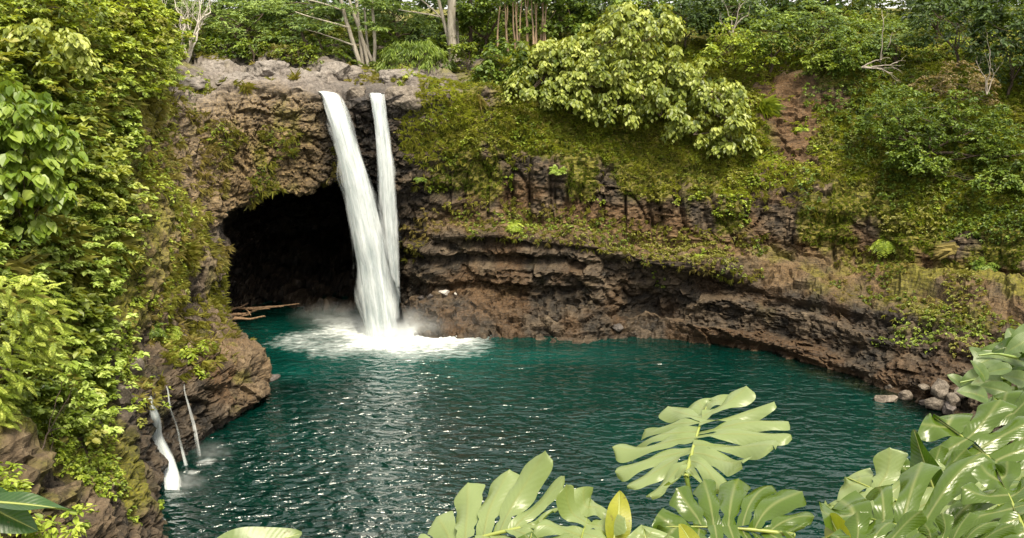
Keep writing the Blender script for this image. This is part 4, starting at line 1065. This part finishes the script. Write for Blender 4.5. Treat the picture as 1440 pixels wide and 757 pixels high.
def boulder(label, loc, r, seed, mat, rot=0, group=None):
    v, f = boulder_mesh(r, seed)
    o = mesh_np('boulder', v, f, mat); o.location = [float(x) for x in loc]; o.rotation_euler = (0, 0, rot)
    return tag(o, label, 'boulder', group)
shore_b = [
    (1247, 561, .62, .42, .32, M_STONE, 'low pale boulder furthest out in the water, long and flat topped'),
    (1273, 557, .42, .36, .34, M_STONE, 'brown boulder in the water touching the long flat one'),
    (1253, 544, .40, .34, .28, M_STONE, 'round brown boulder standing alone behind the long flat one'),
    (1322, 545, .55, .45, .62, M_STONE, 'tallest square topped boulder on the stony shore'),
    (1318, 564, .62, .4, .4, M_STONE, 'split boulder at the water edge below the square topped one'),
    (1342, 560, .45, .4, .45, M_STONE, 'upright brown boulder beside the pale vine leaves'),
    (1335, 570, .5, .36, .3, M_DSTONE, 'dark wet boulder half under the monstera leaf'),
    (1300, 540, .36, .28, .16, M_STONE, 'small flat stone behind the shore boulders'),
    (1300, 562, .3, .26, .2, M_DSTONE, 'small dark wet stone between the two clusters of boulders'),
    (1358, 548, .5, .4, .34, M_STONE, 'brown boulder at the cliff foot behind the vine leaves'),
    (1284, 536, .4, .3, .26, M_DSTONE, 'dark stone at the cliff foot near the small flat stone'),
]
for i, (px, py, a, b_, c_, m_, lab) in enumerate(shore_b):
    boulder(lab, (W(px, py + 3) if px < 1290 else N_(px, py + 4) + A(-.2, -.3, 0)) + A(0, 0, c_ * .4), (a * 1.55, b_ * 1.45, c_ * 1.5), 900 + i, m_, i * .7, 'boulders on the stony shore')
for i, (px, py, a, c_, m_, lab) in enumerate([
    (625, 412, .55, .34, M_WSTONE, 'white boulder on the brown slope beside the falls'), (606, 418, .5, .34, M_DSTONE, 'black wet boulder next to the white one beside the falls'),
    (640, 414, .3, .2, M_WSTONE, 'small white stone by the white boulder'), (592, 420, .4, .28, M_DSTONE, 'dark boulder touching the spray of the falls'),
    (380, 532, .9, .35, M_DSTONE, 'low wet boulder in the water off the brown outcrop'), (372, 541, .6, .3, M_STONE, 'small brown boulder at the waterline of the outcrop'),
    (868, 462, .6, .4, M_DSTONE, 'small dark boulder by itself at the waterline of the far brown shore'),
    (186, 520, .9, .9, M_STONE, 'grey block jutting from the left wall over the dark recess'), (168, 560, .8, .8, M_STONE, 'lower grey block beside the dark recess'),
    (130, 610, .9, 1.1, M_STONE, 'big brown block by the dark recess in the left wall')]):
    q = N_(px, py) if i not in (4, 5) else W(px, py)
    boulder(lab, q + A(0, 0, .05), (a, a * .8, c_), 930 + i, m_, i * 1.1)
# lava blocks along the rim
for i, (px, py, a, c_, lab) in enumerate([
    (300, 96, 1.9, .75, 'broad grey lava boulder at the end of the rim by the dense layered tree'), (335, 112, 1.3, .6, 'grey lava boulder with grass, above the cave corner'),
    (378, 98, 1.6, .8, 'highest grey lava boulder in the middle of the rim'), (425, 106, 1.8, .8, 'smooth grey lava boulder just before the wide stream'),
    (470, 100, 1.4, .8, 'rounded lava boulder behind the wide stream'), (498, 103, 1.3, .7, 'lava boulder between the stream heads, at the back'),
    (500, 131, .75, .65, 'brown boulder splitting the two streams at the lip'), (562, 108, 1.5, .8, 'grey ridged boulder next to the thin stream'),
    (568, 132, 1.1, 1.0, 'brown block right of the thin stream head'), (262, 118, 1.3, .6, 'weathered grey boulder next to the leafy left slope')]):
    q = N_(px, py)
    v, f = boulder_mesh((a * 1.55, a * 1.25, c_ * 1.5), 960 + i, sub=5)
    v += .1 * norm(v) * fbm(v * 1.5, 4, 970 + i)[:, None] * 2
    o = mesh_np('boulder', v, f, M_LAVA if 'brown' not in lab else M_STONE); o.location = [float(x) for x in q - A(0, 0, c_ * .35)]; o.rotation_euler = (0, 0, i * .8)
    tag(o, lab, 'boulder', 'lava boulders along the rim')
# the rounded outcrop at the foot of the left wall
v, f = boulder_mesh((1, 1, 1), 955, sub=6)
n_ = norm(v)
v = v * A(2.7, 4.6, 3.5)
f1, f2, ida = voro(v * A(.75, .75, 1.0), 956); g1, g2, idb2 = voro(v * 1.9, 957)
v = v + n_ * (.55 * (ida - .5) - .25 * sstep(.14, 0, f2 - f1) + .22 * (idb2 - .5) - .1 * sstep(.15, 0, g2 - g1) + .3 * fbm(v * .5, 3, 958))[:, None]
o = mesh_np('rock_outcrop', v, f, M_ROCK, None, dict(soil=np.clip(.35 + .4 * fbm(v * .6, 3, 959), 0, 1), block=ida * .6 + idb2 * .4, wet=sstep(.2, -1.4, v[:, 2]) * .9,
            moss=sstep(.2, .7, fbm(v * .7, 3, 960)) * .5, crack=sstep(.12, 0, f2 - f1), grey=0 * ida + .1, gold=0 * ida + .25))
o.location = (-21.15, 68.9, 1.3)
tag(o, 'bulky rounded brown rock outcrop rising from the pool beside the side trickles', 'rock')
# driftwood on the cave floor
rr = random.Random(9)
for i, (a, b_, r, lab) in enumerate([
    ((312, 446), (362, 437), .2, 'thickest driftwood log at the water edge inside the cave'), ((318, 438), (350, 428), .12, 'short driftwood log tilted behind the thickest one'),
    ((345, 436), (400, 430), .13, 'pale driftwood log pointing at the falls'), ((330, 448), (352, 442), .1, 'small driftwood stick at the front of the pile'),
    ((375, 432), (420, 428), .09, 'thin driftwood pole lying furthest into the cave'), ((314, 452), (372, 446), .16, 'long driftwood log lowest in the pile, half in the water'),
    ((340, 428), (352, 442), .1, 'driftwood branch standing up across the pile'), ((326, 433), (378, 436), .12, 'dark driftwood log at the back of the pile')]):
    q0, q1 = W(a[0], a[1], .75), W(b_[0], b_[1], .9 + .1 * i)
    n_ = 10; t = np.linspace(0, 1, n_)[:, None]
    pts = q0 * (1 - t) + q1 * t + .12 * np.stack([vnoise(np.stack([t[:, 0] * 3, t[:, 0] * 0 + i, t[:, 0] * 0 + k], 1), 12) for k in range(3)], 1)
    V, F = tube(pts - q0, np.linspace(r, r * .5, n_), 8)
    o = mesh_np('driftwood_log', V, F, M_DRIFT, None, None, True); o.location = [float(x) for x in q0]
    tag(o, lab, 'log', 'driftwood in the cave')
# ---------------------------------------------------------------- foreground monstera and vine leaves
def blade_mat(name, top, top2, back, rough=.3):
    t = NT(name)
    v = t.coord()
    n = t.noise(v, 6, 5, .65)
    c = t.mix(t.ramp(n, [(.36, 0.), (.62, 1.)]), top, top2)
    c = t.mix(t.math('MULTIPLY', t.attr('vein'), .6), c, (.15, .18, .035))
    c = t.mix(t.attr('edge'), c, (.13, .15, .02))
    spots = t.ramp(t.noise(v, 60, 3, .6), [(.66, 0.), (.7, 1.)])
    c = t.mix(t.math('MULTIPLY', spots, .7), c, (.09, .06, .02))
    blot = t.ramp(t.noise(v, 11, 5, .7), [(.66, 0.), (.7, 1.)])
    c = t.mix(t.math('MULTIPLY', blot, .55), c, (.1, .085, .02))
    fine = t.ramp(t.noise(v, 160, 3, .6), [(.35, .75), (.65, 1.1)])
    c = t.mix(.5, c, t.mix(1., c, fine, 'MULTIPLY'))
    c = t.mix(t.math('MULTIPLY', t.attr('edge'), t.ramp(t.noise(v, 22, 3), [(.5, 0.), (.62, 1.)])), c, (.16, .09, .03))
    stripe = t.math('SINE', t.math('MULTIPLY', t.math('SUBTRACT', t.math('MULTIPLY', t.attr('lt'), 20.), t.math('MULTIPLY', t.attr('ls'), 5.)), 6.283))
    c = t.mix(t.maprange(stripe, .5, 1., 0., .1), c, (.2, .24, .08))
    bk = t.mix(t.attr('vein'), back, (.18, .2, .07))
    c = t.mix(t.node('ShaderNodeNewGeometry').outputs['Backfacing'], c, bk)
    nb = t.bump(t.math('ADD', t.math('MULTIPLY', t.noise(v, 30, 3), .5), t.math('ADD', t.math('MULTIPLY', t.attr('vein'), -.6), t.math('MULTIPLY', stripe, .05))), .35, .006)
    s = t.bsdf(c, t.math('ADD', rough, t.math('MULTIPLY', n, .16)), .4, nb)
    tr = t.node('ShaderNodeBsdfTranslucent', {'Color': (top2[0] * 1.7, top2[1] * 2.0, top2[2] * .3)}).outputs[0]
    return t.done(t.mixsh(.3, s, tr))
MB_PALE = blade_mat('pale_monstera_blade', (.05, .1, .012), (.19, .23, .11), (.17, .215, .085), .26)
MB_GREEN = blade_mat('green_monstera_blade', (.01, .03, .001), (.03, .062, .003), (.06, .1, .012), .16)
MB_DARK = blade_mat('dark_strap_blade', (.012, .04, .008), (.03, .075, .016), (.08, .15, .06), .25)
MB_YEL = blade_mat('yellow_blade', (.15, .165, .01), (.24, .24, .022), (.24, .25, .04), .3)
MB_VINE = blade_mat('vine_blade', (.045, .085, .018), (.12, .165, .065), (.13, .18, .07), .3)
M_RIB = NT('pale_midrib'); M_RIB = M_RIB.done(M_RIB.bsdf((.2, .23, .05), .4, .4))
M_STALK = NT('green_stalk'); M_STALK = M_STALK.done(M_STALK.bsdf((.14, .2, .04), .4, .4))

OUT_PTS = A(.03, -.02, .14, -.2, .34, -.24, .52, -.07, .6, .18, .56, .45, .42, .72, .22, .92, 0, 1.04).reshape(-1, 2)
def outline(u):
    n = len(OUT_PTS) - 1; x = np.clip(u, 0, 1) * n; i = np.minimum(x.astype(int), n - 1); f = (x - i)[..., None]
    p0, p1, p2, p3 = OUT_PTS[np.maximum(i - 1, 0)], OUT_PTS[i], OUT_PTS[i + 1], OUT_PTS[np.minimum(i + 2, n)]
    return .5 * (2 * p1 + (p2 - p0) * f + (2 * p0 - 5 * p1 + 4 * p2 - p3) * f ** 2 + (3 * p1 - p0 - 3 * p2 + p3) * f ** 3)

def monstera_blade(seed, lobes=7, slit=.42, fold=.2, droop=.25, curl=.15, gap=.07, holes=True, curls=None, sweep=0.):
    """blade in its own plane: base at 0, tip at y = 1, z up"""
    rng = np.random.default_rng(seed); NTt, NS_ = 30, 11
    V_, F_, vein_, edge_, lt_, ls_ = [], [], [], [], [], []; n0 = 0
    t = np.linspace(0, 1, NTt)[:, None]; s = np.linspace(0, 1, NS_)[None]
    for side in (-1, 1):
        ub = np.linspace(.015, .84, lobes + 1) + np.concatenate([[0], rng.uniform(-.015, .015, lobes - 1), [0]])
        eb = np.linspace(.0, 1, lobes + 1) + np.concatenate([[0], rng.uniform(-.02, .02, lobes - 1), [0]])
        E = outline(eb); E = E + np.stack([0 * eb, sweep * E[:, 0]], 1); Mp = np.stack([np.zeros(lobes + 1), ub * 1.0], 1); Mp[0] = (0, 0); Mp[-1] = (0, .97)
        Cp = np.stack([E[:, 0] * .55, Mp[:, 1] + .26 * (E[:, 1] - Mp[:, 1])], 1)
        bz = lambda k: (1 - t) ** 2 * Mp[k] + 2 * t * (1 - t) * Cp[k] + t ** 2 * E[k]
        for i in range(lobes):
            lo, hi = bz(i), bz(i + 1)
            t0 = slit + rng.uniform(-.1, .1)
            if i == lobes - 1: t0 = .85
            gp = gap * rng.uniform(.7, 1.4)
            g = gp * sstep(t0, t0 + .12, t) * (1 - .3 * sstep(.6, 1, t))
            if holes and i not in (0, lobes - 1):
                h0 = rng.uniform(.16, .24); g = g + .17 * rng.uniform(.5, 1.2) * np.exp(-((t - h0) / .05) ** 2) * (t0 > h0 + .14)
            tipr = np.sqrt(np.clip(1 - np.clip((t - .84) / .16, 0, 1) ** 2, 0, 1))     # rounded lobe end
            half = (.5 - g) * (.06 + .94 * tipr)
            if i == lobes - 1: half = .5 - g * .5
            s_ = .5 + (s - .5) * 2 * half
            xy = lo[:, None] * (1 - s_[..., None]) + hi[:, None] * s_[..., None]
            x, y = xy[..., 0], xy[..., 1]
            c = (curls[i if side < 0 else i + lobes] if curls is not None else rng.normal() * curl)
            ln = np.linalg.norm(E[i] - Mp[i])
            tt = np.clip((t - .3) / .7, 0, 1)
            z = fold * np.abs(x) - .1 * x ** 2 + c * ln * tt ** 2 - .075 * ln * (2 * s - 1) ** 2 * sstep(.15, .7, t) * (1 - .5 * tipr * 0) + .012 * rng.normal()
            z = z + .02 * np.sin(t * 8 + rng.uniform(0, 6)) * (s - .5) * 2 + .012 * np.sin(t * 6 + rng.uniform(0, 6))
            x = x * (1 - .25 * min(1, abs(c)) * tt ** 2)
            V_.append(np.stack([side * x, y, z + 0 * x], -1).reshape(-1, 3))
            a = np.arange(NTt - 1)[:, None] * NS_ + np.arange(NS_ - 1)[None]
            f = np.stack([a, a + 1, a + NS_ + 1, a + NS_], -1).reshape(-1, 4)
            if side > 0: f = f[:, ::-1]
            F_.append(f[:, ::-1] + n0); n0 += NTt * NS_
            vein_.append((np.exp(-((s_ - .5) / .022) ** 2) * (1 - .6 * t) + 0 * t).ravel())
            lt_.append((t * np.linalg.norm(E[i] - Mp[i]) + 0 * s).ravel()); ls_.append((np.abs(s - .5) + 0 * t).ravel())
            edge_.append((.5 * sstep(.05, 0, np.minimum(s, 1 - s)) * sstep(.3, .6, t)).ravel())
    V = np.concatenate(V_); F = np.concatenate(F_)
    # the whole blade arches along the midrib
    ang = droop * V[:, 1]; 
    y = np.where(abs(droop) > 1e-3, np.sin(ang) / (droop if abs(droop) > 1e-3 else 1), V[:, 1]); z0 = -(1 - np.cos(ang)) / (droop if abs(droop) > 1e-3 else 1)
    zz = V[:, 2]
    V = np.stack([V[:, 0], y + np.sin(ang) * zz, z0 + np.cos(ang) * zz], 1)
    return V, F, dict(vein=np.concatenate(vein_), edge=np.concatenate(edge_), lt=np.concatenate(lt_), ls=np.concatenate(ls_))

def simple_blade(seed, width=.5, fold=.2, droop=.4, heart=False, wave=.02, twist=0.):
    rng = np.random.default_rng(seed); n, m = 26, 11
    t = np.linspace(0, 1, n)[:, None]; s = np.linspace(-1, 1, m)[None]
    w = width * .5 * np.sin(np.clip(t, 0, 1) ** (.62 if heart else .8) * math.pi) ** .75 + .002
    x = s * w; y = t + (-.12 * np.abs(s) ** 1.5 * (1 - t) ** 3 if heart else 0 * s)
    z = fold * np.abs(x) + wave * np.sin(t * 11 + rng.uniform(0, 6)) * s
    tw = twist * t; x, z = x * np.cos(tw) - z * np.sin(tw), x * np.sin(tw) + z * np.cos(tw)
    ang = droop * y
    V = np.stack([x, np.sin(ang) / droop + np.sin(ang) * z, -(1 - np.cos(ang)) / droop + np.cos(ang) * z], -1).reshape(-1, 3)
    a = np.arange(n - 1)[:, None] * m + np.arange(m - 1)[None]
    F = np.stack([a, a + 1, a + m + 1, a + m], -1).reshape(-1, 4)
    vein = (np.exp(-(s / .05) ** 2) * (1 - .5 * t)).ravel(); edge = np.zeros(n * m)
    return V, F, dict(vein=vein, edge=edge, lt=(t + 0 * s).ravel(), ls=(np.abs(s) * .5 + 0 * t).ravel())

def rib_path(droop, n=14):
    y = np.linspace(-.02, .97, n); a = droop * y
    return np.stack([0 * y, np.sin(a) / droop, -(1 - np.cos(a)) / droop - .004], 1)

def place(base, tip, nrm_, wscale):
    y = tip - base; L = np.linalg.norm(y); y = y / L
    z = nrm_ - (nrm_ @ y) * y; z = z / np.linalg.norm(z); x = np.cross(y, z)
    return lambda V: base + L * (V[:, :1] * wscale * x + V[:, 1:2] * y + V[:, 2:3] * z), L

def add_leaf(root, org, b, t, nv, ws, mat, data, droop, rib=True, ribr=.011, label=None):
    if isinstance(b, dict): base, tip, nv, ws = frame(**b)
    else: base, tip = PD(*b), PD(*t)
    f, L = place(base, tip, np.asarray(nv, float), ws)
    V, F, at = data
    o = mesh_np('leaf', f(V) - org, F, mat, root, at, True)
    if label: o['label'] = label
    if rib:
        pts = f(rib_path(droop)) - org
        V, F = tube(pts, np.linspace(ribr * L / .4 * .5 + .002, .0012, len(pts)), 7)
        mesh_np('midrib', V, F, M_RIB, o, None, True)
    return base

def frame(px, py, depth, Y, X, dY=None, ws=1.0):
    """blade frame from its drawn axes: Y and X in pixels (right, up) at that depth; returns base, tip, normal, width scale"""
    k = depth / FPX; y2, x2 = A(*Y) * k, A(*X) * k; dot = y2 @ x2
    if dY is None:
        dX = math.sqrt(max((ws * np.linalg.norm(y2)) ** 2 - x2 @ x2, 1e-4)); dY = -dot / dX
    else: dX = -dot / dY
    cam_ = lambda v: A(v[0], v[1] * SP + v[2] * CP, v[1] * CP - v[2] * SP)
    y3, x3 = cam_(A(*y2, dY)), cam_(A(*x2, dX))
    b = PD(px, py, depth); n = np.cross(x3, y3)
    return b, b + y3, n / np.linalg.norm(n), np.linalg.norm(x3) / np.linalg.norm(y3)

def stalks(root, org, bases, foot, r=.011):
    rng = np.random.default_rng(3); acc = Acc()
    for b in bases:
        t = np.linspace(0, 1, 12)[:, None]
        mid = (b + foot) * .5 + A(0, .1, .12) + .05 * rng.normal(size=3)
        pts = (1 - t) ** 2 * b + 2 * t * (1 - t) * mid + t ** 2 * (foot + .08 * rng.normal(size=3) * A(1, 1, 0)) - org
        V, F = tube(pts, np.linspace(r * .7, r * 1.3, 12), 8); acc.add(V, F)
    acc.build('stem', M_STALK, root, True)

def monstera(label, foot_xy, lst):
    foot = ground(foot_xy[0], foot_xy[1], 28.4); foot = foot - A(0, 0, .05)
    root = empty('monstera_plant', foot, label, 'plant', 'monstera plants along the viewpoint edge')
    bases = []
    for k, d in enumerate(lst):
        dr = d.get('droop', .25)
        if d.get('simple'): data = simple_blade(d['seed'], d.get('width', .5), .3, dr, twist=d.get('twist', 0.))
        else: data = monstera_blade(d['seed'], d.get('lobes', 7), d.get('slit', .42), d.get('fold', .2), dr, d.get('curl', .2), d.get('gap', .07), True, d.get('curls'), d.get('sweep', 0.))
        bases.append(add_leaf(root, foot, d['b'], d.get('t'), d.get('n', (0, -.5, .8)), d.get('ws', 1.), d.get('mat', MB_PALE), data, dr, True, label=d.get('label')))
    stalks(root, foot, bases, foot)
    return root

monstera('monstera with one pale split leaf held out over the pool, a green one below', (.72, 2.6), [
    dict(b=dict(px=965, py=668, depth=3.0, Y=(60, 100), X=(204, 50), dY=.36), sweep=.4, seed=11, lobes=9, slit=.36, gap=.06, curl=.1, fold=-.05, droop=.18, mat=MB_PALE, label='pale split leaf held out over the water'),
    dict(b=dict(px=1114, py=752, depth=2.7, Y=(-188, 32), X=(14, 108), ws=1.05), seed=12, lobes=8, slit=.6, curl=.12, fold=.1, droop=.3, mat=MB_GREEN, label='green glossy leaf with a yellow midrib'),
    dict(b=(985, 800, 2.45), t=(966, 726, 2.5), n=(.4, -.8, .4), simple=1, width=.4, seed=13, droop=.7, twist=.9, mat=MB_YEL, label='small curled yellow leaf'),
    dict(b=(925, 830, 2.4), t=(905, 738, 2.45), n=(0, -.7, .7), ws=1.1, seed=14, lobes=5, curl=.15, mat=MB_PALE),
])
monstera('monstera whose whitish leaf with upright curled lobes spreads along the bottom edge', (.12, 2.4), [
    dict(b=dict(px=758, py=738, depth=2.6, Y=(-190, -28), X=(-14, 92), ws=1.05), seed=21, lobes=7, slit=.55, fold=.1, droop=.35, mat=MB_PALE,
         curls=[.1, .2, .2, -.1, .1, .0, .0, .2, .5, .55, .1, .05, .0, .0], label='broad whitish leaf with upright lobes'),
    dict(b=(805, 815, 2.45), t=(835, 690, 2.66), n=(.12, -.7, .7), ws=.8, seed=22, lobes=6, slit=.3, fold=.25, droop=.2, curl=.3, gap=.1, mat=MB_PALE),
    dict(b=(858, 775, 2.55), t=(888, 688, 2.6), n=(.5, -.8, .3), simple=1, width=.42, seed=23, droop=.6, twist=.9, mat=MB_YEL, label='yellowing curled leaf'),
    dict(b=(735, 810, 2.4), t=(748, 748, 2.42), n=(0, -.7, .7), ws=.9, seed=24, lobes=5, mat=MB_GREEN),
])
monstera('big dense monstera filling the bottom corner with long glossy lobes', (1.15, 2.3), [
    dict(b=(1425, 790, 2.25), t=(1165, 690, 2.45), n=(-.2, -.3, .93), ws=1.15, seed=31, lobes=8, slit=.2, fold=.12, droop=.35, curl=.2, gap=.09, mat=MB_GREEN, label='front leaf with long glossy lobes'),
    dict(b=(1470, 715, 2.9), t=(1318, 560, 3.1), n=(-.3, -.35, .9), ws=1.1, seed=32, lobes=7, slit=.25, fold=.1, droop=.5, curl=.15, gap=.08, mat=MB_GREEN, label='upper leaf with arching lobes'),
    dict(b=(1335, 745, 2.7), t=(1185, 655, 2.95), n=(-.1, -.5, .86), ws=1.0, seed=33, lobes=7, slit=.52, curl=.15, mat=MB_PALE, label='pale leaf behind the glossy ones'),
    dict(b=(1325, 720, 2.8), t=(1282, 604, 2.85), n=(-.5, -.8, .3), simple=1, width=.4, twist=.8, seed=34, droop=.3, mat=MB_GREEN),
    dict(b=(1205, 790, 2.3), t=(1148, 708, 2.4), n=(-.5, -.7, .5), simple=1, width=.5, twist=.7, droop=.9, seed=35, mat=MB_YEL, label='yellow tinged curled leaf at the bottom'),
    dict(b=(1300, 800, 2.1), t=(1160, 745, 2.2), n=(-.1, -.4, .9), ws=.9, seed=50, lobes=7, slit=.3, curl=.15, mat=MB_GREEN),
    dict(b=(1465, 800, 2.1), t=(1395, 640, 2.35), n=(-.4, -.75, .5), ws=.8, seed=36, lobes=7, slit=.25, gap=.09, curl=.2, droop=.3, mat=MB_GREEN),
    dict(b=(1400, 720, 3.0), t=(1300, 640, 3.1), n=(-.1, -.6, .8), ws=1.1, seed=37, lobes=7, slit=.52, curl=.15, mat=MB_PALE),
    dict(b=(1310, 790, 2.4), t=(1215, 745, 2.5), n=(0, -.7, .7), ws=1.1, seed=38, lobes=7, slit=.25, gap=.09, curl=.2, mat=MB_GREEN),
    dict(b=(1395, 800, 2.0), t=(1290, 742, 2.15), n=(-.1, -.75, .6), ws=1.0, seed=46, lobes=8, slit=.2, gap=.09, curl=.15, mat=MB_GREEN),
    dict(b=(1260, 760, 2.75), t=(1165, 700, 2.9), n=(0, -.5, .85), ws=1.0, seed=47, lobes=7, slit=.55, curl=.2, mat=MB_PALE),
    dict(b=(1480, 640, 3.2), t=(1395, 545, 3.35), n=(-.3, -.7, .6), ws=1.0, seed=48, lobes=6, slit=.25, gap=.09, curl=.15, droop=.5, mat=MB_GREEN),
    dict(b=(1380, 700, 2.9), t=(1260, 655, 3.0), n=(-.1, -.6, .8), ws=.9, seed=49, lobes=8, slit=.22, gap=.09, curl=.2, mat=MB_GREEN),
    dict(b=(1450, 740, 2.6), t=(1345, 670, 2.75), n=(-.1, -.7, .7), ws=1.0, seed=39, lobes=6, slit=.48, curl=.2, mat=MB_PALE),
])
foot = ground(-.75, 2.1, 28.4)
o = empty('strap_plant', foot, 'plant with one pale leaf poking up by itself at the bottom edge', 'plant')
add_leaf(o, foot, (262, 812, 2.2), (420, 738, 2.25), (-.1, -.55, .8), 1, MB_PALE, simple_blade(41, .42, .25, .3), .3); stalks(o, foot, [PD(262, 812, 2.2)], foot)
foot = ground(-1.3, 2.0, 28.4)
o = empty('strap_plant', foot, 'plant with dark green strap leaves at the lower corner of the left slope', 'plant')
b_ = [add_leaf(o, foot, (-70, 706, 2.2), (108, 700, 2.2), (.05, -.35, .9), 1, MB_DARK, simple_blade(42, .2, .3, .35, twist=.5), .35),
      add_leaf(o, foot, (-60, 690, 2.25), (42, 742, 2.2), (.3, -.8, .5), 1, MB_DARK, simple_blade(43, .45, .3, .5), .5)]
stalks(o, foot, b_, foot)

# vine with round pale leaves reaching in from the side
vb = PD(1500, 560, 5.2)
o = empty('vine', vb, 'leafy vine with oval pale green leaves, in front of the stony shore', 'vine')
rng = np.random.default_rng(51); acc = Acc()
spots = [(1376, 497), (1388, 511), (1405, 493), (1417, 487), (1347, 535), (1366, 533), (1368, 552), (1386, 536), (1421, 503), (1433, 511), (1413, 519), (1433, 484), (1409, 531),
         (1429, 531), (1398, 546), (1378, 519), (1425, 475), (1440, 468), (1395, 503), (1442, 545), (1420, 552), (1450, 500), (1455, 530), (1448, 482), (1400, 520), (1436, 562)]
for tw in ([(1500, 560), (1440, 535), (1390, 530), (1350, 538)], [(1500, 530), (1440, 505), (1400, 497), (1376, 500)], [(1500, 500), (1450, 482), (1425, 478)]):
    q = np.array([PD(a, b, 5.2) for a, b in tw]); t = np.linspace(0, 1, 12); ts = np.linspace(0, 1, len(q))
    V, F = tube(np.stack([np.interp(t, ts, q[:, k]) for k in range(3)], 1) - vb, np.linspace(.012, .004, 12), 6); acc.add(V, F)
acc.build('stem', M_STALK, o, True)
for k, (px, py) in enumerate(spots):
    d = 5.2 + rng.uniform(-.25, .25); a = rng.uniform(-2.9, -.2) if rng.random() < .4 else math.pi + rng.uniform(-.6, .5); ln = rng.uniform(34, 46)
    b = (px - math.cos(a) * ln * .5, py - math.sin(a) * ln * .4, d); t_ = (px + math.cos(a) * ln * .5, py + math.sin(a) * ln * .4, d + rng.uniform(-.06, .06))
    add_leaf(o, vb, b, t_, (rng.uniform(-.5, .4), -.6, rng.uniform(.4, .9)), 1, MB_VINE if rng.random() < .75 else MB_GREEN, simple_blade(60 + k, rng.uniform(.55, .75), .25, .5, True), .5, False)
# ---------------------------------------------------------------- camera, light
cam_d = bpy.data.cameras.new('camera'); cam = bpy.data.objects.new('camera', cam_d); link(cam)
cam.location = (0, 0, CAM_H); cam.rotation_euler = (math.radians(90) - PITCH, 0, 0)
cam_d.sensor_width = 36; cam_d.lens = 36 * FPX / 1440; cam_d.clip_start = .05; cam_d.clip_end = 3000
scene.camera = cam
SUN_EL, SUN_AZ = math.radians(66), math.radians(150)     # azimuth clockwise from +Y
sd = bpy.data.lights.new('sun', 'SUN'); sd.energy = 3.2; sd.angle = math.radians(20); sd.color = (1, .9, .7)
so = bpy.data.objects.new('sun', sd); link(so)
dirv = Vector((math.sin(SUN_AZ) * math.cos(SUN_EL), math.cos(SUN_AZ) * math.cos(SUN_EL), math.sin(SUN_EL)))
so.rotation_euler = dirv.to_track_quat('Z', 'Y').to_euler()
w = bpy.data.worlds.new('World'); scene.world = w; w.use_nodes = True
nt = w.node_tree
sky = nt.nodes.new('ShaderNodeTexSky'); sky.sky_type = 'NISHITA'; sky.sun_disc = False
sky.sun_elevation = SUN_EL; sky.sun_rotation = SUN_AZ; sky.dust_density = 4; sky.air_density = 1.3; sky.ozone_density = 1
hs = nt.nodes.new('ShaderNodeHueSaturation'); hs.inputs['Saturation'].default_value = .35
nt.links.new(sky.outputs[0], hs.inputs['Color'])
bg = nt.nodes['Background']; bg.inputs[1].default_value = .078
tc = nt.nodes.new('ShaderNodeTexCoord')
cl = nt.nodes.new('ShaderNodeTexNoise'); cl.inputs['Scale'].default_value = 2.2; cl.inputs['Detail'].default_value = 6
nt.links.new(tc.outputs['Generated'], cl.inputs['Vector'])
cr = nt.nodes.new('ShaderNodeMapRange'); cr.inputs[1].default_value = .3; cr.inputs[2].default_value = .62; cr.inputs[3].default_value = .25
nt.links.new(cl.outputs['Fac'], cr.inputs[0])
mx = nt.nodes.new('ShaderNodeMix'); mx.data_type = 'RGBA'
nt.links.new(cr.outputs[0], mx.inputs[0]); nt.links.new(hs.outputs[0], mx.inputs[6]); mx.inputs[7].default_value = (10.2, 10, 9.6, 1)
nt.links.new(mx.outputs[2], bg.inputs[0])
vs = scene.view_settings
vs.view_transform = 'Standard'; vs.look = 'None'; vs.gamma = 1; vs.exposure = 1.36; vs.use_curve_mapping = False
cy = scene.cycles
cy.max_bounces = 7; cy.diffuse_bounces = 3; cy.glossy_bounces = 3; cy.transmission_bounces = 4; cy.transparent_max_bounces = 14; cy.volume_bounces = 3
cy.use_denoising = True; cy.use_adaptive_sampling = True; cy.caustics_reflective = False; cy.caustics_refractive = False
cy.sample_clamp_indirect = 4; cy.volume_step_rate = 2
